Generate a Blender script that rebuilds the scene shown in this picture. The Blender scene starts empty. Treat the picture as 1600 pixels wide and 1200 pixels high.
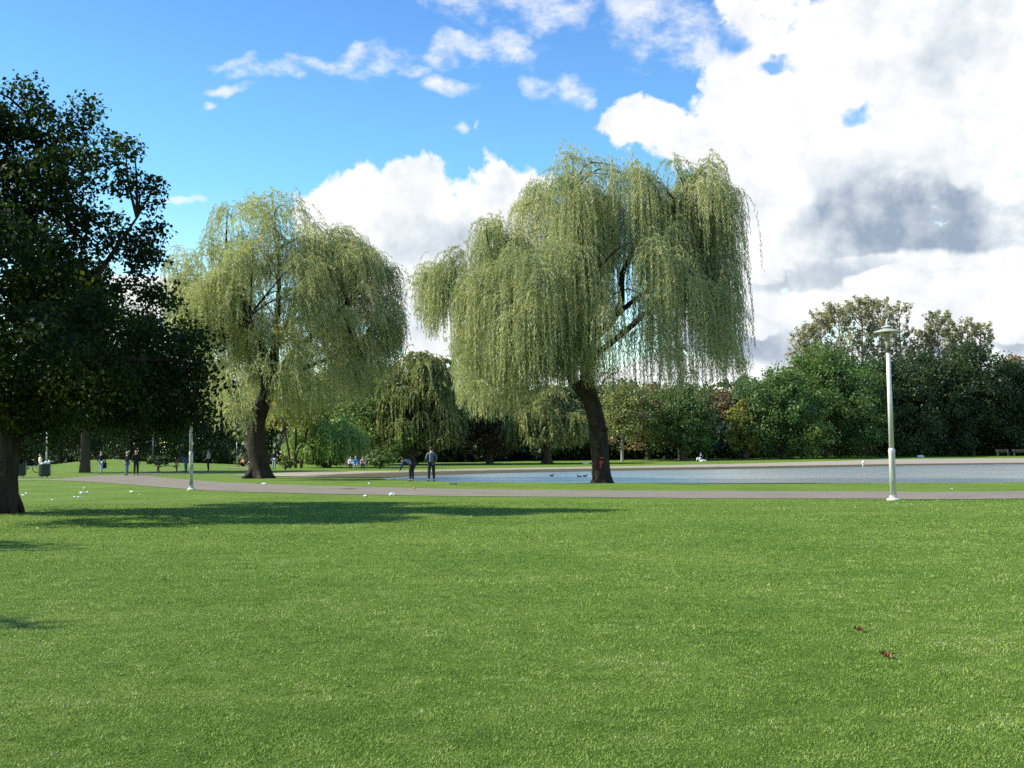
import bpy, bmesh, math, random
import numpy as np
from mathutils import Matrix, Vector, Euler
random.seed(7)
R_ = math.radians
scene = bpy.context.scene
COL = scene.collection

# ------------------------------------------------------------------ camera
FPX, EYE, PITCH, ROLL = 1700.0, 1.6, R_(3.43), R_(-0.29)
cam_data = bpy.data.cameras.new('camera')
cam = bpy.data.objects.new('camera', cam_data)
COL.objects.link(cam)
cam_data.sensor_width = 36.0
cam_data.lens = 36.0 * FPX / 1600.0
cam_data.clip_start = 0.1
cam_data.clip_end = 5000
CAM_R = Matrix.Rotation(math.pi / 2 + PITCH, 3, 'X') @ Matrix.Rotation(ROLL, 3, 'Z')
cam.matrix_world = Matrix.Translation((0, 0, EYE)) @ CAM_R.to_4x4()
scene.camera = cam

def ray(px, py):
    return CAM_R @ Vector(((px - 800) / FPX, (600 - py) / FPX, -1.0))
def at(px, py, Y):                       # world point at distance Y seen at that spot of the photograph
    v = ray(px, py); t = Y / v.y
    return Vector((v.x * t, Y, EYE + v.z * t))
def gnd(px, py, z=0.0):                  # point on level z
    v = ray(px, py); t = (z - EYE) / v.z
    return Vector((v.x * t, v.y * t, z))

# ------------------------------------------------------------------ exposure
scene.view_settings.view_transform = 'Standard'
scene.view_settings.look = 'None'
scene.view_settings.exposure = 0.9
scene.view_settings.gamma = 1.0
scene.view_settings.use_curve_mapping = False
scene.render.engine = 'CYCLES'
scene.cycles.max_bounces = 6
scene.cycles.diffuse_bounces = 3
scene.cycles.glossy_bounces = 2
scene.cycles.transmission_bounces = 4
scene.cycles.sample_clamp_indirect = 4.0
scene.cycles.use_denoising = False

# ------------------------------------------------------------------ node helper
class S:
    """a socket that can be added, multiplied ..."""
    tree = None
    def __init__(s, sock): s.s = sock
    @staticmethod
    def m(op, *a, clamp=False):
        n = S.tree.nodes.new('ShaderNodeMath'); n.operation = op; n.use_clamp = clamp
        for i, x in enumerate(a):
            if isinstance(x, S): S.tree.links.new(x.s, n.inputs[i])
            else: n.inputs[i].default_value = x
        return S(n.outputs[0])
    def __add__(s, o): return S.m('ADD', s, o)
    def __sub__(s, o): return S.m('SUBTRACT', s, o)
    def __rsub__(s, o): return S.m('SUBTRACT', o, s)
    def __mul__(s, o): return S.m('MULTIPLY', s, o)
    __radd__ = __add__; __rmul__ = __mul__
    def step(s, a, b):
        n = S.tree.nodes.new('ShaderNodeMapRange'); n.interpolation_type = 'SMOOTHSTEP'
        n.inputs['From Min'].default_value = a; n.inputs['From Max'].default_value = b
        S.tree.links.new(s.s, n.inputs['Value']); return S(n.outputs['Result'])
def node(kind, **inp):
    n = S.tree.nodes.new(kind)
    for k, v in inp.items():
        if hasattr(n, k) and k not in n.inputs: setattr(n, k, v); continue
        key = k.replace('_', ' ')
        sock = n.inputs[k] if k in n.inputs else n.inputs[key]
        if isinstance(v, S): S.tree.links.new(v.s, sock)
        elif isinstance(v, bpy.types.NodeSocket): S.tree.links.new(v, sock)
        else: sock.default_value = v
    return n
def mixc(f, a, b, blend='MIX'):
    n = S.tree.nodes.new('ShaderNodeMix'); n.data_type = 'RGBA'; n.blend_type = blend
    for i, x in ((0, f), (6, a), (7, b)):
        if isinstance(x, S): S.tree.links.new(x.s, n.inputs[i])
        elif isinstance(x, bpy.types.NodeSocket): S.tree.links.new(x, n.inputs[i])
        else: n.inputs[i].default_value = x if not isinstance(x, tuple) or len(x) == 4 else (*x, 1)
    return n.outputs[2]

# ------------------------------------------------------------------ sky with clouds, sun
SUN_EL = R_(38.0)
SUN_TO = Vector((-math.cos(SUN_EL), 0.0, math.sin(SUN_EL))).normalized()
world = bpy.data.worlds.new('World'); scene.world = world
world.use_nodes = True
S.tree = world.node_tree
S.tree.nodes.clear()
tc = node('ShaderNodeTexCoord')
direction = tc.outputs['Generated']
sky = node('ShaderNodeTexSky')
sky.sky_type = 'NISHITA'; sky.sun_disc = False
sky.sun_elevation = SUN_EL; sky.sun_rotation = R_(270)
sky.air_density = 1.0; sky.dust_density = 0.1; sky.ozone_density = 1.5
SKY_STRENGTH = 0.15
SKY_TINT = (0.375, 0.61, 0.86)
sepd = node('ShaderNodeSeparateXYZ', Vector=direction)
dx, dy, dz = (S(sepd.outputs[i]) for i in range(3))
az = S.m('ARCTAN2', dx, dy) * (180 / math.pi)
el = S.m('ARCSINE', dz) * (180 / math.pi)
def noise(scale, detail=6, rough=0.55, off=(0, 0, 0), stretch=(1, 1, 1)):
    mp = node('ShaderNodeMapping', Vector=direction); mp.inputs['Location'].default_value = off; mp.inputs['Scale'].default_value = stretch
    n = node('ShaderNodeTexNoise', Vector=mp.outputs[0], Scale=scale, Detail=float(detail), Roughness=rough)
    return S(n.outputs['Fac'])
def billow(scale):
    n = node('ShaderNodeTexVoronoi', Vector=direction, Scale=scale); n.feature = 'SMOOTH_F1'; n.inputs['Smoothness'].default_value = 0.35
    return S(n.outputs['Distance'])
n_big, n_mid = noise(9, 7, 0.6), noise(26, 6, 0.62, (3, 1, 2))
n_wisp = noise(27, 8, 0.68, (7, 2, 5), (1, 1, 1.7))
puff = 0.55 - billow(16) * 0.75 + (0.55 - billow(38) * 0.75) * 0.5
wob1, wob2 = noise(14, 3, 0.5, (11, 3, 1)), noise(14, 3, 0.5, (2, 13, 5))
azw, elw = az + (wob1 - 0.5) * 6.0, el + (wob2 - 0.5) * 4.5
def blobs(lst, a, e):
    tot = None
    for (cx, cy, rx, ry) in lst:
        v = ray(cx, cy).normalized()
        ca, ce = math.degrees(math.atan2(v.x, v.y)), math.degrees(math.asin(v.z))
        k = math.degrees(1 / FPX)
        n1 = (a - ca) * (1 / (rx * k)); n2 = (e - ce) * (1 / (ry * k))
        f = S.m('MULTIPLY_ADD', n1, n1, n2 * n2)
        f = 1.0 - f
        tot = f if tot is None else S.m('SMOOTH_MAX', tot, f, 0.45)
    return S.m('MAXIMUM', tot, -1.5)
CUMULUS = [(535, 335, 85, 62), (640, 345, 110, 82), (775, 335, 95, 88), (690, 375, 150, 60), (700, 520, 95, 50), (590, 455, 70, 40), (235, 460, 60, 30),
           (1015, 205, 66, 52), (1070, 240, 60, 60), (1150, 165, 85, 92), (1260, 190, 165, 112), (1420, 200, 220, 160), (1580, 150, 220, 210), (1420, 40, 260, 110),
           (1230, 300, 150, 130), (1180, 390, 100, 90), (1390, 390, 220, 95), (1590, 350, 160, 130), (1210, 100, 110, 52), (1620, 480, 260, 75), (1240, 460, 150, 60), (1430, 450, 150, 60), (1190, 520, 110, 50), (1300, 575, 260, 36), (700, 600, 500, 30)]
WISPS = [(430, 114, 78, 20), (365, 98, 48, 11), (525, 98, 62, 18), (600, 88, 52, 22), (628, 73, 28, 13), (675, 128, 42, 18), (362, 143, 34, 9), (340, 171, 15, 10), (688, 192, 17, 14), (716, 190, 8, 9),
         (820, 130, 26, 20), (885, 140, 46, 30), (915, 160, 26, 18), (783, 76, 62, 30), (700, 82, 60, 18), (735, 12, 85, 36), (840, 0, 130, 40), (1045, 25, 85, 60), (1090, 78, 34, 26), (640, 100, 30, 12), (955, 205, 22, 9), (880, 35, 60, 20), (660, 5, 40, 22), (285, 315, 34, 8), (1000, 10, 60, 30)]
GREY = [(1430, 345, 165, 62), (1510, 372, 130, 34), (1385, 300, 80, 55), (1255, 430, 150, 34), (1195, 535, 120, 34), (1520, 105, 130, 75), (800, 0, 95, 24), (1460, 505, 220, 38), (1280, 365, 110, 40), (1585, 540, 120, 30), (690, 385, 120, 34)]
GAPS = [(1336, 178, 24, 12), (1190, 108, 36, 9), (1130, 55, 34, 20)]
cum = blobs(CUMULUS, azw, elw)
n_fine = noise(75, 5, 0.6, (5, 9, 2))
cum_d = cum + 0.10 + (n_big - 0.5) * 2.4 + (n_mid - 0.5) * 2.0 + (puff - 0.2) * 0.9 + (n_fine - 0.5) * 1.3
gaps = (blobs(GAPS, azw, elw) + (n_mid - 0.5) * 4.0 + (n_fine - 0.5) * 3.5).step(-0.8, 1.2)
far_clouds = (n_big - 0.68) * 5.0 + (n_mid - 0.5) * 1.5       # the part of the sky outside the photograph's window
outside = S.m('MAXIMUM', S.m('ABSOLUTE', az).step(27, 40), el.step(26, 40))
cum_d = cum_d * (1.0 - outside) + far_clouds * outside
cum_mask = cum_d.step(-0.08, 0.42) * (1.0 - gaps * 0.9)
wis_d = blobs(WISPS, azw, elw) + (n_wisp - 0.50) * 4.2 + (n_mid - 0.5) * 1.0
wis_mask = wis_d.step(-0.15, 1.9) * (1.0 - outside)
mask = 1.0 - (1.0 - cum_mask) * (1.0 - wis_mask * 0.95)
lit1, lit2 = noise(9, 7, 0.6, (0.030, 0, -0.02)), noise(26, 6, 0.62, (3.012, 1, 1.99))
relief = (n_big - lit1) * 1.4 + (n_mid - lit2) * 0.8
def flat_based(cx, cy, rx, ry, ycut, soft_=0.35):
    base = math.degrees(math.asin(ray(cx, ycut).normalized().z))
    e2 = el + (wob2 - 0.5) * 2.0 + (n_mid - 0.5) * 0.9
    return (blobs([(cx, cy, rx, ry)], az + (wob1 - 0.5) * 4.0, el + (wob2 - 0.5) * 2.0) + (n_big - 0.5) * 1.6 + (n_mid - 0.5) * 0.9).step(-0.5, 1.15) * (e2 - base).step(-0.12, soft_)
grey = flat_based(1425, 355, 190, 72, 398)
grey = S.m('MAXIMUM', grey, flat_based(1265, 432, 130, 36, 455) * 0.75)
grey = S.m('MAXIMUM', grey, flat_based(1180, 538, 150, 40, 568, 0.6) * 0.9)
grey = S.m('MAXIMUM', grey, flat_based(1540, 530, 170, 40, 560, 0.6) * 0.7)
grey = S.m('MAXIMUM', grey, flat_based(690, 385, 120, 40, 425, 1.0) * 0.35)
grey = S.m('MAXIMUM', grey, flat_based(800, -5, 110, 36, 26, 1.0) * 0.75)
grey = S.m('MAXIMUM', grey, (blobs([(1530, 95, 170, 90), (1330, 290, 150, 70)], azw, elw) + (n_big - 0.5) * 2.4 + (n_mid - 0.5) * 1.2).step(-0.6, 1.4) * 0.28)
soft = noise(6, 6, 0.6, (4, 4, 9))
grey = S.m('ADD', grey * 0.95, relief * 0.9 + (soft - 0.50) * 1.1 * cum_d.step(0.2, 1.3), clamp=True) * mask.step(0.5, 1.0)
PUFFS = [(1110, 330, 50, 30), (1130, 265, 60, 45), (1215, 285, 60, 40), (1470, 442, 105, 28), (1580, 436, 70, 34), (1365, 440, 55, 18), (1190, 412, 40, 30), (1180, 500, 55, 20), (1440, 200, 130, 60), (1560, 260, 80, 50), (1300, 160, 90, 60), (1500, 500, 160, 34)]
puf_f = blobs(PUFFS, az + (wob1 - 0.5) * 4.0, el + (wob2 - 0.5) * 3.0) + (n_mid - 0.5) * 2.4 + (puff - 0.2) * 1.1 + (n_fine - 0.5) * 1.0
puf = puf_f.step(0.0, 0.45) * (1.0 - outside) * mask.step(0.6, 1.0)
puf_shade = S.m('ADD', relief * 1.0, (0.9 - puf_f) * 0.16 + (soft - 0.5) * 0.5, clamp=True)
grey = grey * (1.0 - puf) + puf_shade * puf
sky_col = node('ShaderNodeVectorMath', Vector=sky.outputs[0]); sky_col.operation = 'MULTIPLY'
sky_col.inputs[1].default_value = SKY_TINT
pal = node('ShaderNodeValToRGB', Fac=S.m('MULTIPLY', el, 1 / 30, clamp=True))            # the air whitens towards the horizon
pe = pal.color_ramp.elements; pe.new(.2); pe.new(.45)
for e_, (pp, cc) in zip(pe, ((0.03, (1.1, .62, .34)), (0.2, (.76, .53, .335)), (0.45, (.43, .425, .333)), (0.8, (.333, .333, .333)))): e_.position = pp; e_.color = (*cc, 1)
paler = node('ShaderNodeVectorMath', Vector=pal.outputs[0]); paler.operation = 'SCALE'; paler.inputs['Scale'].default_value = 3.0
sky_air = node('ShaderNodeVectorMath', Vector=sky_col.outputs[0]); sky_air.operation = 'MULTIPLY'; S.tree.links.new(paler.outputs[0], sky_air.inputs[1])
crm = node('ShaderNodeValToRGB', Fac=grey)
ce = crm.color_ramp.elements; ce.new(0.4)
for e_, (pp, cc) in zip(ce, ((0.0, (.555, .56, .565)), (0.35, (.42, .455, .485)), (1.0, (.19, .235, .30)))): e_.position = pp; e_.color = (*cc, 1)
cv = node('ShaderNodeVectorMath', Vector=crm.outputs[0]); cv.operation = 'SCALE'; cv.inputs['Scale'].default_value = 1 / SKY_STRENGTH
cloud = cv.outputs[0]
background = node('ShaderNodeBackground', Color=mixc(mask, sky_air.outputs[0], cloud), Strength=SKY_STRENGTH)
out = node('ShaderNodeOutputWorld', Surface=background.outputs[0])
world.cycles.sampling_method = 'MANUAL'; world.cycles.sample_map_resolution = 512

sun_data = bpy.data.lights.new('sun', 'SUN')
sun_data.energy = 5.0; sun_data.angle = R_(0.5); sun_data.color = (1.0, 0.94, 0.82)
sun = bpy.data.objects.new('sun', sun_data); COL.objects.link(sun)
sun.rotation_euler = SUN_TO.to_track_quat('Z', 'Y').to_euler()

# ------------------------------------------------------------------ object helpers
def tag(o, label=None, cat=None, group=None, kind=None):
    for k, v in (('label', label), ('category', cat), ('group', group), ('kind', kind)):
        if v: o[k] = v
    return o
def thing(name, label, cat, loc=(0, 0, 0), rz=0.0, group=None, scale=1.0):
    o = bpy.data.objects.new(name, None); COL.objects.link(o)
    o.location = loc; o.rotation_euler = (0, 0, rz); o.scale = (scale,) * 3
    o.empty_display_size = 0.3
    return tag(o, label, cat, group)
def link(name, me, mat, parent=None, smooth=False):
    o = bpy.data.objects.new(name, me); COL.objects.link(o)
    for m in (mat if isinstance(mat, (list, tuple)) else [mat]): me.materials.append(m)
    if smooth: me.polygons.foreach_set('use_smooth', np.ones(len(me.polygons), dtype=bool))
    if parent: o.parent = parent
    return o
def np_mesh(name, verts, faces, tint=None, mat_index=None):
    """verts (N,3); faces (M,k) with one k"""
    verts = np.asarray(verts, dtype=np.float32); faces = np.asarray(faces, dtype=np.int32)
    me = bpy.data.meshes.new(name)
    M, k = faces.shape
    me.vertices.add(len(verts)); me.vertices.foreach_set('co', verts.ravel())
    me.loops.add(M * k); me.loops.foreach_set('vertex_index', faces.ravel())
    me.polygons.add(M)
    me.polygons.foreach_set('loop_start', np.arange(0, M * k, k, dtype=np.int32))
    me.polygons.foreach_set('loop_total', np.full(M, k, dtype=np.int32))
    if mat_index is not None: me.polygons.foreach_set('material_index', np.asarray(mat_index, dtype=np.int32))
    me.update(calc_edges=True)
    if tint is not None:
        a = me.attributes.new('tint', 'FLOAT', 'FACE'); a.data.foreach_set('value', np.asarray(tint, dtype=np.float32))
    return me
def smooth_path(pts, n):
    """Catmull-Rom through pts (k,d) -> n samples"""
    P = np.asarray(pts, float); k = len(P)
    if k < 3:
        t = np.linspace(0, 1, n)[:, None]; return P[0] * (1 - t) + P[-1] * t
    Q = np.vstack([2 * P[0] - P[1], P, 2 * P[-1] - P[-2]])
    u = np.linspace(0, k - 1 - 1e-9, n); i = u.astype(int); t = (u - i)[:, None]
    p0, p1, p2, p3 = Q[i], Q[i + 1], Q[i + 2], Q[i + 3]
    return 0.5 * (2 * p1 + (p2 - p0) * t + (2 * p0 - 5 * p1 + 4 * p2 - p3) * t * t + (3 * p1 - p0 - 3 * p2 + p3) * t ** 3)
class Tubes:
    def __init__(s): s.v = []; s.f = []; s.n = 0
    def add(s, pts, radii, sides=8, seg=None, jitter=0.0, rng=None, cap=True):
        pr = np.hstack([np.asarray(pts, float), np.asarray(radii, float)[:, None]])
        seg = seg or max(2, len(pr) * 3)
        pr = smooth_path(pr, seg); P = pr[:, :3]; r = np.maximum(pr[:, 3], 0.002)
        T = np.gradient(P, axis=0); T /= np.linalg.norm(T, axis=1)[:, None] + 1e-9
        ref = np.array([1.0, 0, 0]) if abs(T[0][0]) < 0.8 else np.array([0, 1.0, 0])
        u = ref - T * (T @ ref)[:, None]; u /= np.linalg.norm(u, axis=1)[:, None] + 1e-9
        w = np.cross(T, u)
        a = np.arange(sides) * 2 * math.pi / sides
        rr = r[:, None] * np.ones(sides)[None]
        if jitter and rng is not None: rr = rr * (1 + jitter * rng.standard_normal(rr.shape))
        V = P[:, None, :] + rr[..., None] * (np.cos(a)[None, :, None] * u[:, None, :] + np.sin(a)[None, :, None] * w[:, None, :])
        base = s.n; s.v.append(V.reshape(-1, 3)); s.n += seg * sides
        i = np.arange(seg - 1)[:, None] * sides; j = np.arange(sides)[None]; j2 = (j + 1) % sides
        F = np.stack([base + i + j, base + i + j2, base + i + sides + j2, base + i + sides + j], -1).reshape(-1, 4)
        s.f.append(F)
        return P
    def build(s, name, mat, parent=None):
        return link(name, np_mesh(name, np.vstack(s.v), np.vstack(s.f)), mat, parent, True)
class MB:
    """collects bmesh shapes into one mesh"""
    def __init__(s): s.b = bmesh.new()
    def box(s, cx, cy, cz, sx, sy, sz, rot=None, bev=0.0):
        r = bmesh.ops.create_cube(s.b, size=1.0)
        vs = r['verts']
        for v in vs: v.co = Vector((v.co.x * sx, v.co.y * sy, v.co.z * sz))
        if bev:
            es = list({e for v in vs for e in v.link_edges})
            q = bmesh.ops.bevel(s.b, geom=es, offset=bev, segments=2, affect='EDGES', profile=0.5)
            vs = list({v for f in q['faces'] for v in f.verts} | {v for v in vs if v.is_valid})
        for v in vs:
            c = v.co
            if rot: c = Euler(rot).to_matrix() @ c
            v.co = c + Vector((cx, cy, cz))
        return s
    def lathe(s, prof, sides=20, cx=0, cy=0):
        rings = []
        for (r, z) in prof:
            rings.append([s.b.verts.new((cx + max(r, 1e-4) * math.cos(2 * math.pi * k / sides), cy + max(r, 1e-4) * math.sin(2 * math.pi * k / sides), z)) for k in range(sides)])
        for a, b in zip(rings, rings[1:]):
            for k in range(sides): s.b.faces.new((a[k], a[(k + 1) % sides], b[(k + 1) % sides], b[k]))
        s.b.faces.new(rings[0][::-1]); s.b.faces.new(rings[-1])
        return s
    def tube(s, pts, r, sides=6):
        pts = [Vector(p) for p in pts]; rings = []
        rr = r if isinstance(r, (list, tuple)) else [r] * len(pts)
        for i, p in enumerate(pts):
            t = (pts[min(i + 1, len(pts) - 1)] - pts[max(i - 1, 0)]).normalized()
            u = t.orthogonal().normalized(); w = t.cross(u)
            rings.append([s.b.verts.new(p + rr[i] * (math.cos(2 * math.pi * k / sides) * u + math.sin(2 * math.pi * k / sides) * w)) for k in range(sides)])
        for a, b in zip(rings, rings[1:]):
            # match the rings by nearest start
            o = min(range(sides), key=lambda q: (a[0].co - b[q].co).length)
            for k in range(sides): s.b.faces.new((a[k], a[(k + 1) % sides], b[(k + 1 + o) % sides], b[(k + o) % sides]))
        s.b.faces.new(rings[0][::-1]); s.b.faces.new(rings[-1])
        return s
    def ball(s, c, r, sub=2, sq=(1, 1, 1), rough=0.0, seed=0):
        q = bmesh.ops.create_icosphere(s.b, subdivisions=sub, radius=1.0)
        rd = random.Random(seed)
        for v in q['verts']:
            k = r * (1 + rough * rd.uniform(-1, 1))
            v.co = Vector((v.co.x * k * sq[0], v.co.y * k * sq[1], v.co.z * k * sq[2])) + Vector(c)
        return s
    def build(s, name, mat, parent=None, smooth=False):
        me = bpy.data.meshes.new(name)
        bmesh.ops.recalc_face_normals(s.b, faces=s.b.faces)
        s.b.to_mesh(me); s.b.free()
        return link(name, me, mat, parent, smooth)

# ------------------------------------------------------------------ materials
def material(name):
    m = bpy.data.materials.new(name); m.use_nodes = True
    S.tree = m.node_tree; S.tree.nodes.clear()
    return m
def finish(shader):
    node('ShaderNodeOutputMaterial', Surface=shader)
def ramp(fac, stops):
    n = S.tree.nodes.new('ShaderNodeValToRGB'); S.tree.links.new(fac.s if isinstance(fac, S) else fac, n.inputs[0])
    e = n.color_ramp.elements
    while len(e) < len(stops): e.new(0.5)
    for x, (p, c) in zip(e, stops): x.position = p; x.color = (*c, 1)
    return n.outputs[0]
def tex(scale, detail=4, rough=0.55, stretch=(1, 1, 1), coord='Object'):
    t = node('ShaderNodeTexCoord')
    mp = node('ShaderNodeMapping', Vector=t.outputs[coord]); mp.inputs['Scale'].default_value = stretch
    return S(node('ShaderNodeTexNoise', Vector=mp.outputs[0], Scale=scale, Detail=float(detail), Roughness=rough).outputs['Fac'])
def plain(name, c, rough=0.6, metal=0.0, vary=0.25, scale=8.0, spec=0.4, bump=0.0):
    m = material(name)
    n = tex(scale, 5, 0.6)
    dark = tuple(x * (1 - vary) for x in c); light = tuple(min(1, x * (1 + vary)) for x in c)
    p = node('ShaderNodeBsdfPrincipled', Base_Color=ramp(n, [(0.3, dark), (0.7, light)]), Roughness=rough, Metallic=metal)
    p.inputs['Specular IOR Level'].default_value = spec
    if bump:
        b = node('ShaderNodeBump', Height=n, Strength=bump, Distance=0.02); S.tree.links.new(b.outputs[0], p.inputs['Normal'])
    finish(p.outputs[0]); return m
def leaf_mat(name, stops, trans=0.35, rough=0.5, spec=0.35, gain=1.25):
    m = material(name)
    t = node('ShaderNodeAttribute', attribute_name='tint')
    c = ramp(t.outputs['Fac'], stops)
    p = node('ShaderNodeBsdfPrincipled', Base_Color=c, Roughness=rough)
    p.inputs['Specular IOR Level'].default_value = spec
    g = node('ShaderNodeVectorMath', Vector=c); g.operation = 'MULTIPLY'; g.inputs[1].default_value = (gain * 1.1, gain * 1.15, gain * 0.5)
    tr = node('ShaderNodeBsdfTranslucent', Color=g.outputs[0])
    mx = node('ShaderNodeMixShader', Fac=trans); S.tree.links.new(p.outputs[0], mx.inputs[1]); S.tree.links.new(tr.outputs[0], mx.inputs[2])
    finish(mx.outputs[0]); return m
def bark_mat(name, dark, light, scale=6.0, bump=0.9):
    m = material(name)
    n1 = tex(scale, 8, 0.65, (1, 1, 0.22)); n2 = tex(scale * 0.35, 3, 0.5)
    c = ramp(n1 * 0.75 + n2 * 0.25, [(0.32, dark), (0.68, light)])
    p = node('ShaderNodeBsdfPrincipled', Base_Color=c, Roughness=0.95)
    p.inputs['Specular IOR Level'].default_value = 0.1
    b = node('ShaderNodeBump', Height=n1, Strength=bump, Distance=0.06); S.tree.links.new(b.outputs[0], p.inputs['Normal'])
    finish(p.outputs[0]); return m

M = {}
M['bark'] = bark_mat('bark', (0.010, 0.008, 0.006), (0.060, 0.048, 0.038))
M['bark_far'] = bark_mat('bark of the far trees', (0.03, 0.025, 0.02), (0.10, 0.08, 0.06), 3.0, 0.4)
M['bark_pale'] = bark_mat('pale poplar bark', (0.16, 0.15, 0.13), (0.36, 0.34, 0.30), 4.0, 0.3)
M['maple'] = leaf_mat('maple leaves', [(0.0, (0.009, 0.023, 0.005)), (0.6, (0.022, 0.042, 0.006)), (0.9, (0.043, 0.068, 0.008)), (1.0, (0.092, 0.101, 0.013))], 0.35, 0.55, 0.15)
M['willow'] = leaf_mat('willow leaves', [(0.0, (0.134, 0.191, 0.113)), (0.5, (0.285, 0.320, 0.167)), (0.85, (0.479, 0.459, 0.280)), (1.0, (0.500, 0.437, 0.222))], 0.36, 0.5, 0.28)
M['willow_olive'] = leaf_mat('olive willow leaves', [(0.0, (0.150, 0.208, 0.112)), (0.5, (0.342, 0.359, 0.181)), (0.85, (0.500, 0.500, 0.307)), (1.0, (0.500, 0.412, 0.246))], 0.36, 0.5, 0.28)
M['willow_far'] = leaf_mat('far willow leaves', [(0.0, (0.102, 0.128, 0.053)), (0.5, (0.217, 0.240, 0.098)), (0.85, (0.334, 0.338, 0.150)), (1.0, (0.319, 0.240, 0.105))], 0.34, 0.55, 0.25)
M['weeping_green'] = leaf_mat('bright weeping willow leaves', [(0.0, (0.137, 0.216, 0.075)), (0.6, (0.273, 0.377, 0.122)), (1.0, (0.438, 0.473, 0.169))], 0.35)
M['leaf_green'] = leaf_mat('green leaves', [(0.0, (0.042, 0.089, 0.028)), (0.6, (0.097, 0.168, 0.044)), (1.0, (0.212, 0.267, 0.059))])
M['leaf_deep'] = leaf_mat('deep green leaves', [(0.0, (0.017, 0.036, 0.012)), (0.6, (0.036, 0.066, 0.019)), (0.85, (0.075, 0.105, 0.032)), (1.0, (0.115, 0.13, 0.05))], 0.3)
M['leaf_brown'] = leaf_mat('turning brown leaves', [(0.0, (0.101, 0.088, 0.043)), (0.5, (0.203, 0.152, 0.082)), (1.0, (0.344, 0.225, 0.117))])
M['leaf_rust'] = leaf_mat('rust coloured leaves', [(0.0, (0.050, 0.041, 0.023)), (0.5, (0.086, 0.065, 0.031)), (1.0, (0.173, 0.101, 0.050))])
M['leaf_yellow'] = leaf_mat('yellowing leaves', [(0.0, (0.084, 0.118, 0.028)), (0.5, (0.185, 0.202, 0.039)), (1.0, (0.370, 0.302, 0.046))])
M['leaf_olive'] = leaf_mat('olive leaves', [(0.0, (0.093, 0.124, 0.045)), (0.5, (0.199, 0.224, 0.076)), (1.0, (0.350, 0.324, 0.113))])
M['leaf_poplar'] = leaf_mat('thin poplar leaves', [(0.0, (0.161, 0.182, 0.105)), (0.5, (0.268, 0.264, 0.158)), (1.0, (0.392, 0.346, 0.209))])

# ------------------------------------------------------------------ the lie of the land
SHORE = smooth_path([(-7.7, 68.0), (-7.5, 64.5), (-6.4, 61.0), (-4.2, 57.8), (-1, 54.6), (5, 52.2), (12, 51.0), (22, 50.6), (40, 51.5), (62, 55), (78, 66), (82, 82), (76, 100),
                     (60, 109.5), (44, 107), (32, 100), (21.9, 93), (10, 87), (2.5, 82.5), (-2.3, 78.5), (-6.2, 73), (-7.2, 70.4), (-7.7, 68.0)], 150)[:-1]
WATER_Z = -0.15
def shore_distance(X, Y):
    P = np.stack([np.ravel(X), np.ravel(Y)], -1)
    A = SHORE; B = np.roll(SHORE, -1, axis=0); d = np.full(len(P), 1e9); inside = np.zeros(len(P), bool)
    for a, b in zip(A, B):
        ab = b - a; t = np.clip(((P - a) @ ab) / (ab @ ab), 0, 1)
        q = P - a - t[:, None] * ab; d = np.minimum(d, np.hypot(q[:, 0], q[:, 1]))
        cond = (a[1] > P[:, 1]) != (b[1] > P[:, 1])
        if abs(b[1] - a[1]) > 1e-9:
            inside ^= cond & (P[:, 0] < (b[0] - a[0]) * (P[:, 1] - a[1]) / (b[1] - a[1]) + a[0])
    return np.where(inside, -d, d).reshape(np.shape(X))
def sst(x): x = np.clip(x, 0, 1); return x * x * (3 - 2 * x)
def land(X, Y):
    X = np.asarray(X, float); Y = np.asarray(Y, float)
    z = 0.42 * sst((Y - 84) / 62) * sst((X + 22) / 60)
    left = sst((-0.19 - X / np.maximum(Y, 1)) / 0.05)
    z = z - 2.6 * sst((Y - 100) / 200) * left
    z = z + 0.85 * np.exp(-(((X + 49) / 5) ** 2 + ((Y - 132) / 6) ** 2)) + 0.3 * np.exp(-(((X + 39) / 5) ** 2 + ((Y - 132) / 5) ** 2))
    return z
def ground_z(X, Y):
    X = np.asarray(X, float); Y = np.asarray(Y, float)
    z = land(X, Y); d = shore_distance(X, Y)
    w = 0.9 + 11.5 * sst((Y - 60) / 12)
    out_ = WATER_Z + (z - WATER_Z) * np.clip(d / w, 0, 1)
    in_ = WATER_Z - 0.55 * np.clip(-d / 2.5, 0, 1)
    return np.where(d > w, z, np.where(d > 0, out_, in_))
def gz(x, y): return float(ground_z(np.array([x]), np.array([y]))[0])
def stand(px, Y):                        # ground point straight below / at column px at distance Y
    p = at(px, 700, Y); return Vector((p.x, Y, gz(p.x, Y)))

def spaced(a, b, step): return np.arange(a, b, step)
xs = np.unique(np.concatenate([spaced(-500, -80, 20), spaced(-80, -30, 2), spaced(-30, 90, 1.0), spaced(90, 130, 4), spaced(130, 521, 20)]))
ys = np.unique(np.concatenate([spaced(-120, -8, 8), spaced(-8, 44, 2), spaced(44, 124, 0.75), spaced(124, 170, 3), spaced(170, 330, 8), spaced(330, 900, 40)]))
GX, GY = np.meshgrid(xs, ys)
GZ = ground_z(GX, GY)
nx, ny = len(xs), len(ys)
idx = np.arange(nx * ny).reshape(ny, nx)
gf = np.stack([idx[:-1, :-1], idx[:-1, 1:], idx[1:, 1:], idx[1:, :-1]], -1).reshape(-1, 4)

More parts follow.
